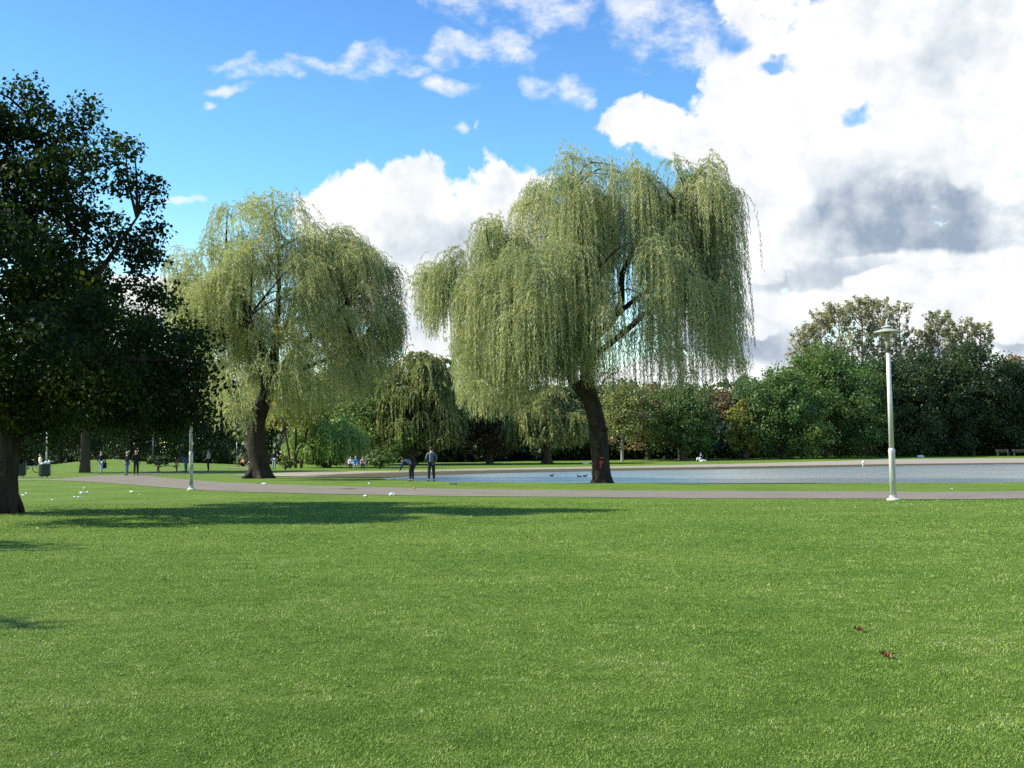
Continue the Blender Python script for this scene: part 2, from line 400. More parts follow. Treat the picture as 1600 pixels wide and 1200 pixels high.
m = material('lawn'); M['lawn'] = m
fine = tex(55, 4, 0.7); med = tex(3.2, 5, 0.65); big = tex(0.35, 4, 0.6); streak = tex(0.8, 4, 0.6, (0.35, 1.6, 1)); dry = tex(1.3, 6, 0.7)
f = S.m('ADD', (fine - 0.5) * 0.5 + (med - 0.5) * 0.55, (big - 0.5) * 0.8 + (streak - 0.5) * 0.25 + 0.5, clamp=True)
c = ramp(f, [(0.15, (0.056, 0.112, 0.009)), (0.45, (0.098, 0.168, 0.018)), (0.7, (0.142, 0.204, 0.028)), (0.95, (0.19, 0.225, 0.043))])
c = mixc(dry.step(0.64, 0.74) * 0.55, c, (0.26, 0.22, 0.10))
p = node('ShaderNodeBsdfPrincipled', Base_Color=c, Roughness=0.85); p.inputs['Specular IOR Level'].default_value = 0.15
b = node('ShaderNodeBump', Height=tex(70, 5, 0.75), Strength=0.9, Distance=0.03); S.tree.links.new(b.outputs[0], p.inputs['Normal'])
finish(p.outputs[0])
ground = link('ground', np_mesh('ground', np.stack([GX, GY, GZ], -1).reshape(-1, 3), gf), M['lawn'], None, True)
tag(ground, kind='structure')

# pond water
m = material('water')
w1 = tex(2.6, 5, 0.65, (0.6, 1.4, 1)); w2 = tex(0.16, 3, 0.5, (0.6, 1.6, 1))
p = node('ShaderNodeBsdfDiffuse', Color=(0.055, 0.07, 0.065, 1))
gl = node('ShaderNodeBsdfGlossy', Color=(0.97, 0.96, 0.79, 1), Roughness=0.30)
b = node('ShaderNodeBump', Height=w1 * w2.step(0.35, 0.62) + w1 * 0.25, Strength=1.0, Distance=0.10); S.tree.links.new(b.outputs[0], gl.inputs['Normal'])
fr = S(node('ShaderNodeFresnel', IOR=1.33).outputs[0]) * 0.88
p = node('ShaderNodeMixShader', Fac=fr); S.tree.links.new(S.tree.nodes['Diffuse BSDF'].outputs[0], p.inputs[1]); S.tree.links.new(gl.outputs[0], p.inputs[2])
finish(p.outputs[0])
wx = np.vstack([SHORE, ]) ; cen = SHORE.mean(0); grown = SHORE + (SHORE - cen) / np.linalg.norm(SHORE - cen, axis=1)[:, None] * 0.5
mb = bmesh.new(); mb.faces.new([mb.verts.new((x, y, WATER_Z)) for x, y in grown]); bmesh.ops.triangulate(mb, faces=mb.faces)
me = bpy.data.meshes.new('pond_water'); mb.to_mesh(me); mb.free()
for pl in me.polygons:
    if pl.normal.z < 0: pl.flip()
tag(link('pond_water', me, m), kind='structure')

def sheet(name, inner, outer, mat, lift, cols=10, n=160, zf=ground_z, jitter=0.0, seed=1):
    A, B = smooth_path(inner, n), smooth_path(outer, n); rg = np.random.default_rng(seed)
    if jitter:
        for Q in (A, B): Q[:, 1] += jitter * np.convolve(rg.standard_normal(n + 4), np.ones(5) / 5, 'valid')
    t = np.linspace(0, 1, cols)[None, :, None]
    P = A[:, None] * (1 - t) + B[:, None] * t
    Z = zf(P[..., 0], P[..., 1]) + lift
    V = np.concatenate([P, Z[..., None]], -1).reshape(-1, 3)
    q = np.arange(n * cols).reshape(n, cols)
    F = np.stack([q[:-1, :-1], q[1:, :-1], q[1:, 1:], q[:-1, 1:]], -1).reshape(-1, 4)
    me = np_mesh(name, V, F)
    o = link(name, me, mat, None, True)
    if me.polygons[0].normal.z < 0: me.flip_normals()
    return tag(o, kind='structure')

# stone bank round the far side of the pond, wet and mossy at the water
m = material('bank stone')
t = node('ShaderNodeTexCoord'); z = S(node('ShaderNodeSeparateXYZ', Vector=t.outputs['Object']).outputs[2])
n1, n2 = tex(0.9, 6, 0.65), tex(14, 4, 0.6)
c = ramp(n1 * 0.6 + n2 * 0.4, [(0.3, (0.22, 0.19, 0.145)), (0.7, (0.36, 0.32, 0.255))])
wet = (z + (n1 - 0.5) * 0.05).step(-0.06, -0.025)
c = mixc(wet, (0.07, 0.062, 0.028, 1), c)
p = node('ShaderNodeBsdfPrincipled', Base_Color=c, Roughness=0.9); p.inputs['Specular IOR Level'].default_value = 0.2
b = node('ShaderNodeBump', Height=n2, Strength=0.4, Distance=0.05); S.tree.links.new(b.outputs[0], p.inputs['Normal'])
finish(p.outputs[0])
sheet('stone_bank', [(-18.2, 69.6), (-14, 68.2), (-10.6, 67.4), (-8.3, 68.0), (-7.0, 70.6), (-5.9, 73), (-2.0, 78.3), (2.8, 82.3), (10.2, 86.7), (22, 92.6), (32.2, 99.6), (44, 106.5), (60, 109), (75, 99.5), (81, 84)],
      [(-18.4, 70.2), (-17.2, 74.5), (-15.5, 79), (-12.5, 82.2), (-9.5, 83.8), (-7, 86), (-3.0, 90.3), (1.5, 93.5), (9, 97.8), (21, 105), (31, 112.5), (44, 120), (64, 122), (88, 110), (95, 84)], m, 0.035, 16, 220)

# asphalt path
m = material('path asphalt')
n1, n2 = tex(40, 4, 0.7), tex(0.6, 5, 0.6)
c = ramp(n1 * 0.5 + n2 * 0.5, [(0.3, (0.14, 0.126, 0.100)), (0.7, (0.225, 0.20, 0.158))])
p = node('ShaderNodeBsdfPrincipled', Base_Color=c, Roughness=0.95); p.inputs['Specular IOR Level'].default_value = 0.15
b = node('ShaderNodeBump', Height=n1, Strength=0.5, Distance=0.02); S.tree.links.new(b.outputs[0], p.inputs['Normal'])
finish(p.outputs[0]); M['path'] = m
def g2(px, py): q = gnd(px, py); return (q.x, q.y)
near = [(45, 36.2), g2(1600, 779.5), g2(1360, 779.5), g2(1100, 779), g2(900, 777), g2(700, 775.5), g2(560, 773), g2(430, 770), g2(330, 767), g2(250, 761.5), g2(190, 756.5), g2(130, 752.5), g2(80, 750.6), g2(30, 750.4), g2(-60, 750.4)]
farr = [(45, 43), g2(1600, 768), g2(1360, 768), g2(1100, 767.5), g2(900, 766), g2(700, 764), g2(560, 761), g2(430, 757), g2(340, 753), g2(270, 748), g2(218, 742.5), g2(150, 743.5), g2(90, 748.0), g2(30, 748.6), g2(-60, 748.6)]
flat = lambda X, Y: np.zeros(np.shape(X))
sheet('path', near, farr, M['path'], 0.012, 8, 260, flat, 0.10)
sheet('side_path', [g2(212, 741.8), g2(260, 740.9), g2(300, 740.5), g2(345, 739.5)], [g2(214, 740.6), g2(260, 739.9), g2(300, 739.5), g2(345, 738.8)], M['path'], 0.020, 3, 40, flat)
sheet('far_path', [g2(352, 731.4), g2(380, 732.6), g2(403, 734.2)], [g2(352, 730.4), g2(380, 730.6), g2(405, 731)], M['path'], 0.025, 3, 20, ground_z)

# short grass blades standing on the lawn, thick near the camera
def grass():
    rg = np.random.default_rng(5); out_p = []; lens = []; wid = []
    for (a, b_, dens, L, W) in ((0.5, 5.0, 2500, .020, .010), (5.0, 6.5, 15000, .0185, .0058), (6.5, 8.5, 11000, .019, .0062), (8.5, 12, 6000, .021, .0078), (12, 18, 2200, .024, .011), (18, 26, 750, .028, .017), (26, 33.5, 300, .03, .023)):
        half = 0.56 * (a + b_) / 2 + 0.3; wide = half + 8.0
        n = int(dens * (b_ - a) * 2 * half); n2 = int(dens * .30 * (b_ - a) * 2 * (wide - half))
        Y = a + (b_ - a) * rg.random(n + n2); X = np.concatenate([(rg.random(n) * 2 - 1) * half, (half + rg.random(n2) * (wide - half)) * np.where(rg.random(n2) < .5, -1, 1)])
        w_ = np.concatenate([np.full(n, W), np.full(n2, W * 1.8)]); m_ = n + n2
        out_p.append(np.stack([X, Y], -1)); lens.append(L * (0.5 + rg.random(m_))); wid.append(w_ * (0.7 + 0.6 * rg.random(m_)))
    P = np.vstack(out_p); L = np.concatenate(lens); W = np.concatenate(wid); n = len(P)
    th = rg.random(n) * 2 * math.pi; lean = 0.25 + 1.2 * rg.random(n)
    def value_noise(cell):
        G = rg.random((512, 512)); q = P / cell + 250; i = np.floor(q).astype(int); f_ = sst(q - i); i %= 511
        return (G[i[:, 0], i[:, 1]] * (1 - f_[:, 0]) + G[i[:, 0] + 1, i[:, 1]] * f_[:, 0]) * (1 - f_[:, 1]) + (G[i[:, 0], i[:, 1] + 1] * (1 - f_[:, 0]) + G[i[:, 0] + 1, i[:, 1] + 1] * f_[:, 0]) * f_[:, 1]
    tufty = value_noise(0.07) * 0.55 + value_noise(0.19) * 0.45
    L = L * (0.32 + 0.85 * tufty ** 1.3); W = W * (0.8 + 0.5 * tufty)
    d = np.stack([np.cos(th) * np.sin(lean), np.sin(th) * np.sin(lean), np.cos(lean)], -1)
    s = np.stack([-np.sin(th), np.cos(th), np.zeros(n)], -1) * W[:, None] * 0.5
    base = np.concatenate([P, np.full((n, 1), 0.001)], -1)
    V = np.stack([base - s, base + s, base + d * L[:, None]], 1).reshape(-1, 3)
    tint = np.clip(0.5 + 0.21 * rg.standard_normal(n) + 0.35 * (tufty - 0.5), 0, 0.96)
    tint[rg.random(n) < 0.006] = 1.0  # scattered pale blades: white glints on the grass painted into the colour
    return np_mesh('lawn_grass', V, np.arange(3 * n).reshape(-1, 3), tint)
m = material('grass blades')
t = node('ShaderNodeAttribute', attribute_name='tint')
big = tex(0.35, 4, 0.6); streak = tex(0.8, 4, 0.6, (0.35, 1.6, 1)); med = tex(3.2, 5, 0.65)
f = S.m('ADD', S(t.outputs['Fac']), (big - 0.5) * 1.0 + (streak - 0.5) * 0.3 + (med - 0.5) * 1.3, clamp=True)
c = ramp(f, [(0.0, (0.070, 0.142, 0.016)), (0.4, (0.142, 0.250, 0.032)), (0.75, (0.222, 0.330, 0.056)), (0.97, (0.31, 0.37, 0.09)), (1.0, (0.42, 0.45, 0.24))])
worn = tex(1.1, 6, 0.7); c = mixc(worn.step(0.60, 0.74) * 0.55, c, (0.23, 0.20, 0.075))
p = node('ShaderNodeBsdfPrincipled', Base_Color=c, Roughness=0.6); p.inputs['Specular IOR Level'].default_value = 0.25
tr = node('ShaderNodeBsdfTranslucent', Color=c)
mx = node('ShaderNodeMixShader', Fac=0.3); S.tree.links.new(p.outputs[0], mx.inputs[1]); S.tree.links.new(tr.outputs[0], mx.inputs[2])
finish(mx.outputs[0])
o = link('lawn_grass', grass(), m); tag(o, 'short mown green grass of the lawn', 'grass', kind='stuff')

# ------------------------------------------------------------------ leaves and trees
def unit(v): return v / (np.linalg.norm(v, axis=-1, keepdims=True) + 1e-9)
def leaf_mesh(name, C, U, Nn, L, W, tint, fold=0.15):
    """one diamond leaf per row: centre C, long direction U, rough normal Nn"""
    U = unit(U); Vv = unit(np.cross(Nn, U)); Nn = np.cross(U, Vv)
    L = np.asarray(L)[:, None] * 0.5; W = np.asarray(W)[:, None] * 0.5
    a = C - U * L; c_ = C + U * L; b_ = C + Vv * W + Nn * W * fold - U * L * 0.15; d = C - Vv * W + Nn * W * fold - U * L * 0.15
    V = np.stack([a, b_, c_, d], 1).reshape(-1, 3)
    return np_mesh(name, V, np.arange(4 * len(C)).reshape(-1, 4), tint)
def blob_leaves(cl, rad, n_each, size, rg, flat=0.75, tint_c=None, centre=None):
    """leaves in clumps round cluster centres cl (K,3)"""
    K = len(cl); n = K * n_each
    base = np.repeat(cl, n_each, 0); r = np.repeat(rad, n_each)
    off = unit(rg.standard_normal((n, 3))) * (rg.random(n) ** 0.45)[:, None] * r[:, None]; off[:, 2] *= flat
    C = base + off
    outw = unit(off + 0.6 * r[:, None] * unit(base - (centre if centre is not None else cl.mean(0))))
    Nn = unit(outw * 0.8 + np.array([0, 0, 0.5]) + 0.75 * rg.standard_normal((n, 3)))
    U = unit(np.cross(Nn, rg.standard_normal((n, 3)))); U[:, 2] -= 0.25
    L = size * (0.65 + 0.7 * rg.random(n))
    tc_ = np.repeat(tint_c if tint_c is not None else 0.45 + 0.2 * rg.standard_normal(K), n_each)
    tint = np.clip(tc_ + 0.16 * rg.standard_normal(n), 0, 1)
    return C, U, Nn, L, L * (0.62 + 0.2 * rg.random(n)), tint
def lobes_clusters(lobes, per_area, rg, inner=0.5):
    out_ = []; wh = []
    for i, (cx, cy, cz, rx, ry, rz) in enumerate(lobes):
        k = max(5, int(per_area * (rx * ry + ry * rz + rx * rz)))
        d = unit(rg.standard_normal((k, 3))); r = inner + (1 - inner) * rg.random(k) ** 0.6
        out_.append(np.array([cx, cy, cz]) + d * r[:, None] * np.array([rx, ry, rz])); wh += [i] * k
    return np.vstack(out_), np.array(wh)

def limbs_to(tubes, trunk_pts, targets, rg, r0=0.09, r1=0.02, rise=0.25, sides=5):
    """branches from the nearest fitting trunk / limb point to each target"""
    T = np.asarray(trunk_pts)
    for q in targets:
        d = np.linalg.norm(T - q, axis=1) + 2.0 * np.maximum(0, T[:, 2] - q[2] + 0.5)
        p = T[np.argmin(d)]; ln = np.linalg.norm(q - p)
        mid = p * 0.5 + q * 0.5 + np.array([0, 0, rise * ln * 0.5]) + rg.standard_normal(3) * ln * 0.06
        tubes.add([p, mid, q], [r0 * min(1, ln / 4 + 0.35), (r0 + r1) * 0.5 * min(1, ln / 4 + 0.35), r1], sides, 6)

# ---- the dark broadleaf tree that fills the near left
def maple_tree(name, label, root, lobes, trunk, limbs, size, per_area, n_each, seed, mat):
    rg = np.random.default_rng(seed)
    o = thing(name, label, 'tree', root)
    r = np.array(root)
    tb = Tubes(); pts = []
    P = tb.add([np.array(p[:3]) for p in trunk], [p[3] for p in trunk], 14, 26, 0.035, rg); pts.append(P[6:])
    for k in range(6):
        a = k * 1.05 + 0.3; b0 = trunk[0][3]
        tb.add([(math.cos(a) * b0 * 0.5, math.sin(a) * b0 * 0.5, 0.55), (math.cos(a) * b0 * 0.95, math.sin(a) * b0 * 0.95, 0.2), (math.cos(a) * b0 * 1.25, math.sin(a) * b0 * 1.25, -0.05)], [b0 * 0.32, b0 * 0.28, b0 * 0.16], 7, 8)
    for lm in limbs:
        pts.append(tb.add([np.array(p[:3]) for p in lm], [p[3] for p in lm], 8, 16, 0.03, rg))
    cl, wh = lobes_clusters(lobes, per_area, rg, 0.25)
    pick = rg.choice(len(cl), min(len(cl), 110), replace=False)
    limbs_to(tb, np.vstack(pts), cl[pick], rg, 0.06, 0.012, 0.15)
    tb.build('trunk', M['bark'], o)
    cen = np.array([l[:3] for l in lobes]).mean(0)
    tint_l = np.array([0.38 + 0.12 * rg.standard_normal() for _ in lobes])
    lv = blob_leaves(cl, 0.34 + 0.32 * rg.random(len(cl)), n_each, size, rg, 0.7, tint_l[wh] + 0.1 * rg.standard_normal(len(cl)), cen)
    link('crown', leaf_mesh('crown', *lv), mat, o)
    return o
def lobe_px(root, D, px, py, rx, ry, dy=0.0, rdepth=None):
    q = at(px, py, D); k = D / FPX
    return (q.x - root.x, dy, q.z - root.z, rx * k, (rdepth if rdepth else 0.9 * rx * k), ry * k)
MD = 28.6
root = stand(12, MD)
LP = lambda *a, **k: lobe_px(root, MD, *a, **k)
maple_lobes = [LP(30, 215, 85, 75), LP(45, 150, 28, 26), LP(140, 178, 24, 24), LP(125, 225, 50, 42), LP(190, 268, 48, 46, dy=-.6), LP(228, 305, 26, 36), LP(60, 330, 120, 80, dy=.8), LP(205, 385, 54, 60, dy=.3), LP(120, 300, 60, 50, dy=-1.5),
               LP(110, 470, 95, 62, dy=-.5), LP(215, 440, 40, 34, dy=1), LP(30, 440, 70, 60, dy=1.5), LP(160, 610, 115, 66, dy=-.8), LP(265, 545, 74, 60, dy=.4), LP(300, 615, 46, 62, dy=0), LP(230, 640, 90, 44, dy=1.2), LP(60, 640, 95, 50, dy=.2), LP(200, 520, 70, 45, dy=-2),
               LP(-70, 300, 130, 120), LP(-110, 470, 130, 110, dy=.4), LP(-80, 610, 130, 75, dy=.2), LP(-10, 190, 60, 50, dy=-1), LP(-190, 400, 90, 130), LP(-60, 180, 80, 60),
               LP(60, 420, 110, 60, dy=-3.6), LP(0, 560, 130, 70, dy=-3.9), LP(100, 590, 110, 60, dy=3.8), LP(0, 430, 120, 90, dy=3.6), LP(-60, 330, 90, 80, dy=-3.2), LP(150, 560, 80, 50, dy=-3.8), LP(180, 500, 70, 60, dy=3.6)]
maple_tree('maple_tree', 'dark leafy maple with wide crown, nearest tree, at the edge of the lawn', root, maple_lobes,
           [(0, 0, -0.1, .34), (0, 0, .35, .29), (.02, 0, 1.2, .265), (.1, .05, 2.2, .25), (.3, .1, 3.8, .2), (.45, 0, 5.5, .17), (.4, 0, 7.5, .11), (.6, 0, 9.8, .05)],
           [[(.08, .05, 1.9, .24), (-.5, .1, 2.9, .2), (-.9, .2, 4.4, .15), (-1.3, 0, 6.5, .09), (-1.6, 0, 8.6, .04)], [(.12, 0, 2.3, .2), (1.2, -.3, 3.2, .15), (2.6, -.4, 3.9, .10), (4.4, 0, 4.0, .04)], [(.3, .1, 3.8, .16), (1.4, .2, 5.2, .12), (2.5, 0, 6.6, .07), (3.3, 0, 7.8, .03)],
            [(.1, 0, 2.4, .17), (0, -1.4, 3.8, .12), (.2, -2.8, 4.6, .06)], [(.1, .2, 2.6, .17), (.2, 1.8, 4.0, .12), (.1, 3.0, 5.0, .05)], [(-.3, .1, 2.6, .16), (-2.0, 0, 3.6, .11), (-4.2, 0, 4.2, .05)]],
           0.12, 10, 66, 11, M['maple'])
# trees beside it, past the frame, whose shadows lie on the lawn
def shade_tree(px, X, Y, h, w, seed):
    rg = np.random.default_rng(seed); root = Vector((X, Y, 0))
    lb = [(0, 0, h * .62, w * .42, w * .42, h * .3), (w * .2, .3, h * .5, w * .3, w * .3, h * .2), (-w * .2, -.4, h * .55, w * .3, w * .3, h * .22), (0, w * .2, h * .72, w * .26, w * .26, h * .2), (.2, -w * .2, h * .7, w * .26, w * .26, h * .2), (.3, 0, h * .86, w * .16, w * .16, h * .14)]
    return maple_tree('maple_tree', px, root, lb, [(0, 0, -.1, .36), (0, 0, .4, .28), (.05, 0, 2.2, .22), (0, 0, h * .5, .14), (.1, 0, h * .85, .04)], [[(0, 0, h * .3, .13), (w * .2, .2, h * .48, .08), (w * .34, .2, h * .6, .03)], [(0, 0, h * .33, .13), (-w * .2, -.2, h * .5, .08), (-w * .3, 0, h * .6, .03)]], 0.15, 9, 40, seed, M['maple'])
shade_tree('young leafy tree beside the maple, its shadow streaking the lawn below the big shadow', -21.2, 18.3, 10.6, 4.2, 31)
shade_tree('young leafy tree nearest the viewer, its shadow tip reaching the lawn edge', -17.4, 10.3, 10.0, 3.4, 32)

# ---- weeping willows
def willow_tree(name, label, cat_group, px, D, top, bottom, depth, trunk, limbs, mat, K, strands, lenr, leaf, seed, arch=(0.4, 1.3), sway=0.12, raise_front=0.0, bark=None, knots=None, spacing=0.085, ragged=0.6, n_limbs=170, xc=None, clear=None):
    rg = np.random.default_rng(seed)
    root = stand(px, D); root.z -= 0.02
    o = thing(name, label, 'tree', root, 0, cat_group)
    k = D / FPX
    tx = np.array([at(a, b, D).x - root.x for a, b in top]); tz = np.array([at(a, b, D).z - root.z for a, b in top])
    bx = np.array([at(a, b, D).x - root.x for a, b in bottom]); bz = np.array([at(a, b, D).z - root.z for a, b in bottom])
    x0, x1 = tx.min() + 0.55, tx.max() - 0.75; xm = (x0 + x1) / 2; hw = (x1 - x0) / 2
    cl = []
    def env(X, d):
        dm = depth * np.sqrt(np.maximum(0.06, 1 - ((X - xm) / hw) ** 2 * 0.95))
        e = np.sqrt(np.maximum(0, 1 - (d / dm) ** 2))
        t_, b_ = np.interp(X, tx, tz), np.interp(X, bx, bz)
        return t_ - (t_ - b_) * 0.62 * (1 - e), b_, dm
    def open_(q): return clear is not None and q[1] < 1.2 and clear[0] < q[0] < clear[1] and clear[2] < q[2] < clear[3] + 0.8
    def spot():
        while True:
            X = rg.uniform(x0, x1); d = rg.uniform(-1, 1)
            zt, zb, dm = env(X, 0); dd = d * dm; zt, zb, dm = env(X, dd)
            if rg.random() > (zt - zb) / (tz.max() - bz.min()) * 1.7 + 0.12: continue
            u = rg.beta(0.75, 1.15); q = (X, dd, zt - 0.25 - (zt - zb - 1.0) * u * 0.95)
            if open_(q): continue
            return q
    tuft = [spot() for _ in range(max(12, K // 6))]; tr = (x1 - x0) * 0.05
    while len(cl) < K:
        if rg.random() < 0.22: cl.append(spot()); continue
        q = np.array(tuft[rg.integers(len(tuft))]) + rg.standard_normal(3) * tr * np.array([1, 1, 0.8])
        if not x0 < q[0] < x1: continue
        zt, zb, dm = env(q[0], q[1])
        if abs(q[1]) > dm or q[2] < zb + 0.6 or q[2] > zt - 0.1 or open_(q): continue
        cl.append(tuple(q))
    cl = np.array(cl)
    # limbs
    tb = Tubes(); pts = []
    P = tb.add([p[:3] for p in trunk], [p[3] for p in trunk], 16, 30, 0.03, rg); pts.append(P[12:])
    b0 = trunk[0][3]
    for q in range(7):
        a = q * 0.9 + 0.2 + 0.2 * rg.standard_normal()
        tb.add([(math.cos(a) * b0 * 0.4, math.sin(a) * b0 * 0.4, 0.6), (math.cos(a) * b0 * 0.75, math.sin(a) * b0 * 0.75, 0.2), (math.cos(a) * b0 * 1.3, math.sin(a) * b0 * 1.3, -0.08)], [b0 * 0.3, b0 * 0.26, b0 * 0.14], 7, 9)
    for lm in limbs: pts.append(tb.add([p[:3] for p in lm], [p[3] for p in lm], 9, 20, 0.03, rg)[3:])
    hi = cl[cl[:, 2] > 0.47 * tz.max()]; limbs_to(tb, np.vstack(pts), hi[rg.choice(len(hi), min(len(hi), n_limbs), replace=False)], rg, 0.07, 0.014, 0.35)
    if knots:
        for (kx, ky, kz, kr) in knots: tb.add([(kx, ky, kz - kr), (kx, ky - .02, kz), (kx, ky, kz + kr)], [kr * .5, kr, kr * .5], 8, 7)
    tb.build('trunk', bark or M['bark'], o)
    # hanging strands
    n = K * strands
    c = np.repeat(cl, strands, 0); th = rg.random(n) * 2 * math.pi
    od = np.stack([np.cos(th), np.sin(th)], -1) + 0.55 * unit(c[:, :2] - np.array([xm if xc is None else xc, 0])); od = unit(od)
    ro = rg.uniform(arch[0], arch[1], n) * (0.6 + 0.8 * rg.random(n)); Ls = rg.uniform(lenr[0], lenr[1], n) * (0.6 + 0.6 * np.repeat(rg.random(K), strands))
    st = np.concatenate([c[:, :2] + od * 0.25 * rg.random(n)[:, None], (c[:, 2] + 0.25 * rg.standard_normal(n))[:, None]], -1)
    zb_ = np.interp(st[:, 0] + od[:, 0] * ro * 0.7, bx, bz) + ragged * (rg.random(n) ** 2 * 1.8 - 0.35)
    Ls = np.clip(np.minimum(Ls, st[:, 2] - zb_), 0.5, None)
    if clear is not None:
        over = (st[:, 0] > clear[0] - .3) & (st[:, 0] < clear[1] + .3) & (st[:, 1] < 1.2) & (st[:, 2] > clear[3])
        Ls = np.where(over, np.minimum(Ls, np.maximum(.5, st[:, 2] - clear[3] + .5 * rg.random(n))), Ls)
    m_ = int(lenr[1] / spacing) + 1
    s = (np.arange(m_)[None] + rg.random((n, m_)) * 0.8) * spacing
    ok = s < Ls[:, None]
    row, colm = np.nonzero(ok); sv = s[row, colm]
    hor = ro[row] * (1 - np.exp(-sv * 1.1 / ro[row]))
    zz = st[row, 2] + 0.22 * ro[row] * np.sin(np.minimum(sv / ro[row], 2.2) * 1.4) - np.maximum(0, sv - hor * 0.75)
    C = np.stack([st[row, 0] + od[row, 0] * hor + sway * sv * 0.5, st[row, 1] + od[row, 1] * hor, zz], -1)
    N_ = len(C)
    C = C + 0.03 * rg.standard_normal((N_, 3))
    az_ = rg.random(N_) * 2 * math.pi; sp = np.minimum(1.0, 0.45 + 0.5 * np.exp(-sv))
    U = np.stack([np.cos(az_) * sp + od[row, 0] * 0.5 * np.exp(-sv), np.sin(az_) * sp + od[row, 1] * .5 * np.exp(-sv), -np.ones(N_) * (1 - 0.6 * np.exp(-sv))], -1)
    Nn = rg.standard_normal((N_, 3)) + np.array([0, 0, 0.3])
    tcl = 0.47 + 0.15 * rg.standard_normal(K); ts = np.repeat(tcl, strands) + 0.10 * rg.standard_normal(n)
    tint = np.clip(ts[row] + 0.12 * rg.standard_normal(N_), 0, 0.95)
    brown = rg.random(n) < 0.03; tint[brown[row]] = 1.0
    L = leaf[0] * (0.7 + 0.6 * rg.random(N_)); Wd = np.full(N_, leaf[1]) * (0.75 + 0.5 * rg.random(N_))
    q = np.nonzero(rg.random(N_) < 0.45)[0]                                   # the thin twigs the leaves hang on
    ex = np.exp(-sv[q] * 1.1 / ro[row[q]])
    T = np.stack([od[row[q], 0] * ex * 1.1 + sway * .5, od[row[q], 1] * ex * 1.1, -(1 - 0.75 * ex * 1.1) + 0.3 * ex], -1)
    C2 = np.concatenate([C, C[q] + 0.01]); U2 = np.concatenate([U, T]); N2 = np.concatenate([Nn, rg.standard_normal((len(q), 3))])
    L2 = np.concatenate([L, np.full(len(q), spacing * 3.2)]); W2 = np.concatenate([Wd, np.full(len(q), leaf[1] * .5)])
    t2 = np.concatenate([tint, np.clip(tint[q] * .8, 0, 1)])
    link('crown', leaf_mesh('crown', C2, U2, N2, L2, W2, t2), mat, o)
    return o
# the big willow by the water: trunk in metres relative to its foot
BT = [(645, 440), (665, 405), (690, 390), (720, 385), (745, 385), (758, 345), (775, 328), (800, 340), (818, 325), (824, 272), (850, 252), (900, 240), (950, 243), (985, 238), (1010, 250), (1030, 268), (1048, 250), (1075, 235), (1105, 238), (1140, 262), (1150, 300), (1142, 350), (1155, 385), (1162, 470), (1168, 520)]
BB = [(645, 500), (665, 530), (690, 535), (704, 490), (712, 520), (716, 625), (730, 655), (800, 662), (830, 632), (880, 606), (920, 612), (960, 610), (1010, 632), (1060, 635), (1100, 625), (1120, 615), (1160, 605), (1168, 570)]
big_willow = willow_tree('willow_tree', 'tall weeping willow with full hanging curtains and thick trunk at the water edge', None, 940, 56.0, BT, BB, 6.8,
            [(0.05, 0, -.1, .86), (.03, 0, .25, .66), (0, 0, .8, .52), (-.05, 0, 1.6, .47), (-.15, 0, 3.0, .46), (-.35, 0, 4.2, .44), (-.65, 0, 5.2, .42), (-.75, 0, 6.0, .34), (-.6, 0, 7.5, .26), (-.4, .2, 9.3, .22)],
            [[(-.45, 0, 4.7, .3), (-1.3, -.3, 5.6, .27), (-2.4, -.8, 7.4, .2), (-3.9, -1.2, 9.5, .12), (-5.4, -1, 11.2, .06)], [(-.5, 0, 7.9, .24), (.5, .1, 8.9, .22), (1.1, .2, 9.9, .18), (1.25, .3, 11.6, .14), (2.5, .3, 13.6, .09), (4.6, 0, 15.6, .05)],
             [(-.4, .2, 9.0, .2), (-.9, .5, 11.5, .15), (-1.0, .4, 14, .09), (-1.4, 0, 15.8, .04)], [(-.6, 0, 6.9, .2), (1.2, -.8, 8.3, .15), (3.4, -1.5, 10.2, .1), (5.4, -1.2, 11.8, .05)], [(-.7, 0, 6.4, .2), (-.8, 2, 8.4, .15), (-.6, 4, 10.5, .07)],
             [(.2, 0, 8.6, .16), (2.2, 1.6, 10.4, .11), (5.2, 2, 12.2, .05)], [(-.65, 0, 6.6, .18), (-.6, -2.4, 8.6, .13), (-1, -4.4, 10.4, .06)], [(-3.4, -1, 9.0, .1), (-6.0, -.4, 10.6, .08), (-8.2, 0, 10.9, .04)]],
            M['willow'], 450, 23, (1.8, 5.4), (0.19, 0.032), 21, (0.35, 1.2), 0.03, knots=[(-.32, -.42, 3.6, .16), (-.15, -.46, 2.4, .12), (.2, -.44, 3.3, .12)], spacing=0.06, ragged=1.0, clear=(-.1, 1.5, 7.9, 11.3))
def paint_mark(tree):
    b_ = bmesh.new(); rd = random.Random(4); mt = plain('red sprayed paint', (.30, .06, .03), .7, 0, .5, 25)
    for (a0, z0, wa, hz) in ((-1.62, 1.62, .22, .34), (-1.50, 1.86, .30, .10), (-1.70, 1.42, .16, .16), (-1.42, 1.66, .10, .12)):
        n_ = 12; ring = []
        for k in range(n_):
            t_ = k * 2 * math.pi / n_; f_ = rd.uniform(.7, 1.15); a = a0 + wa * .5 * f_ * math.cos(t_) / .6; z_ = z0 + hz * .5 * f_ * math.sin(t_)
            cx = -.05 - .07 * (z_ - 1.6); ring.append(b_.verts.new((cx + .512 * math.cos(a), .512 * math.sin(a), z_)))
        b_.faces.new(ring)
    bmesh.ops.solidify(b_, geom=b_.faces[:], thickness=.012)
    me = bpy.data.meshes.new('paint_mark'); b_.to_mesh(me); b_.free(); link('paint_mark', me, mt, tree)
paint_mark(big_willow)
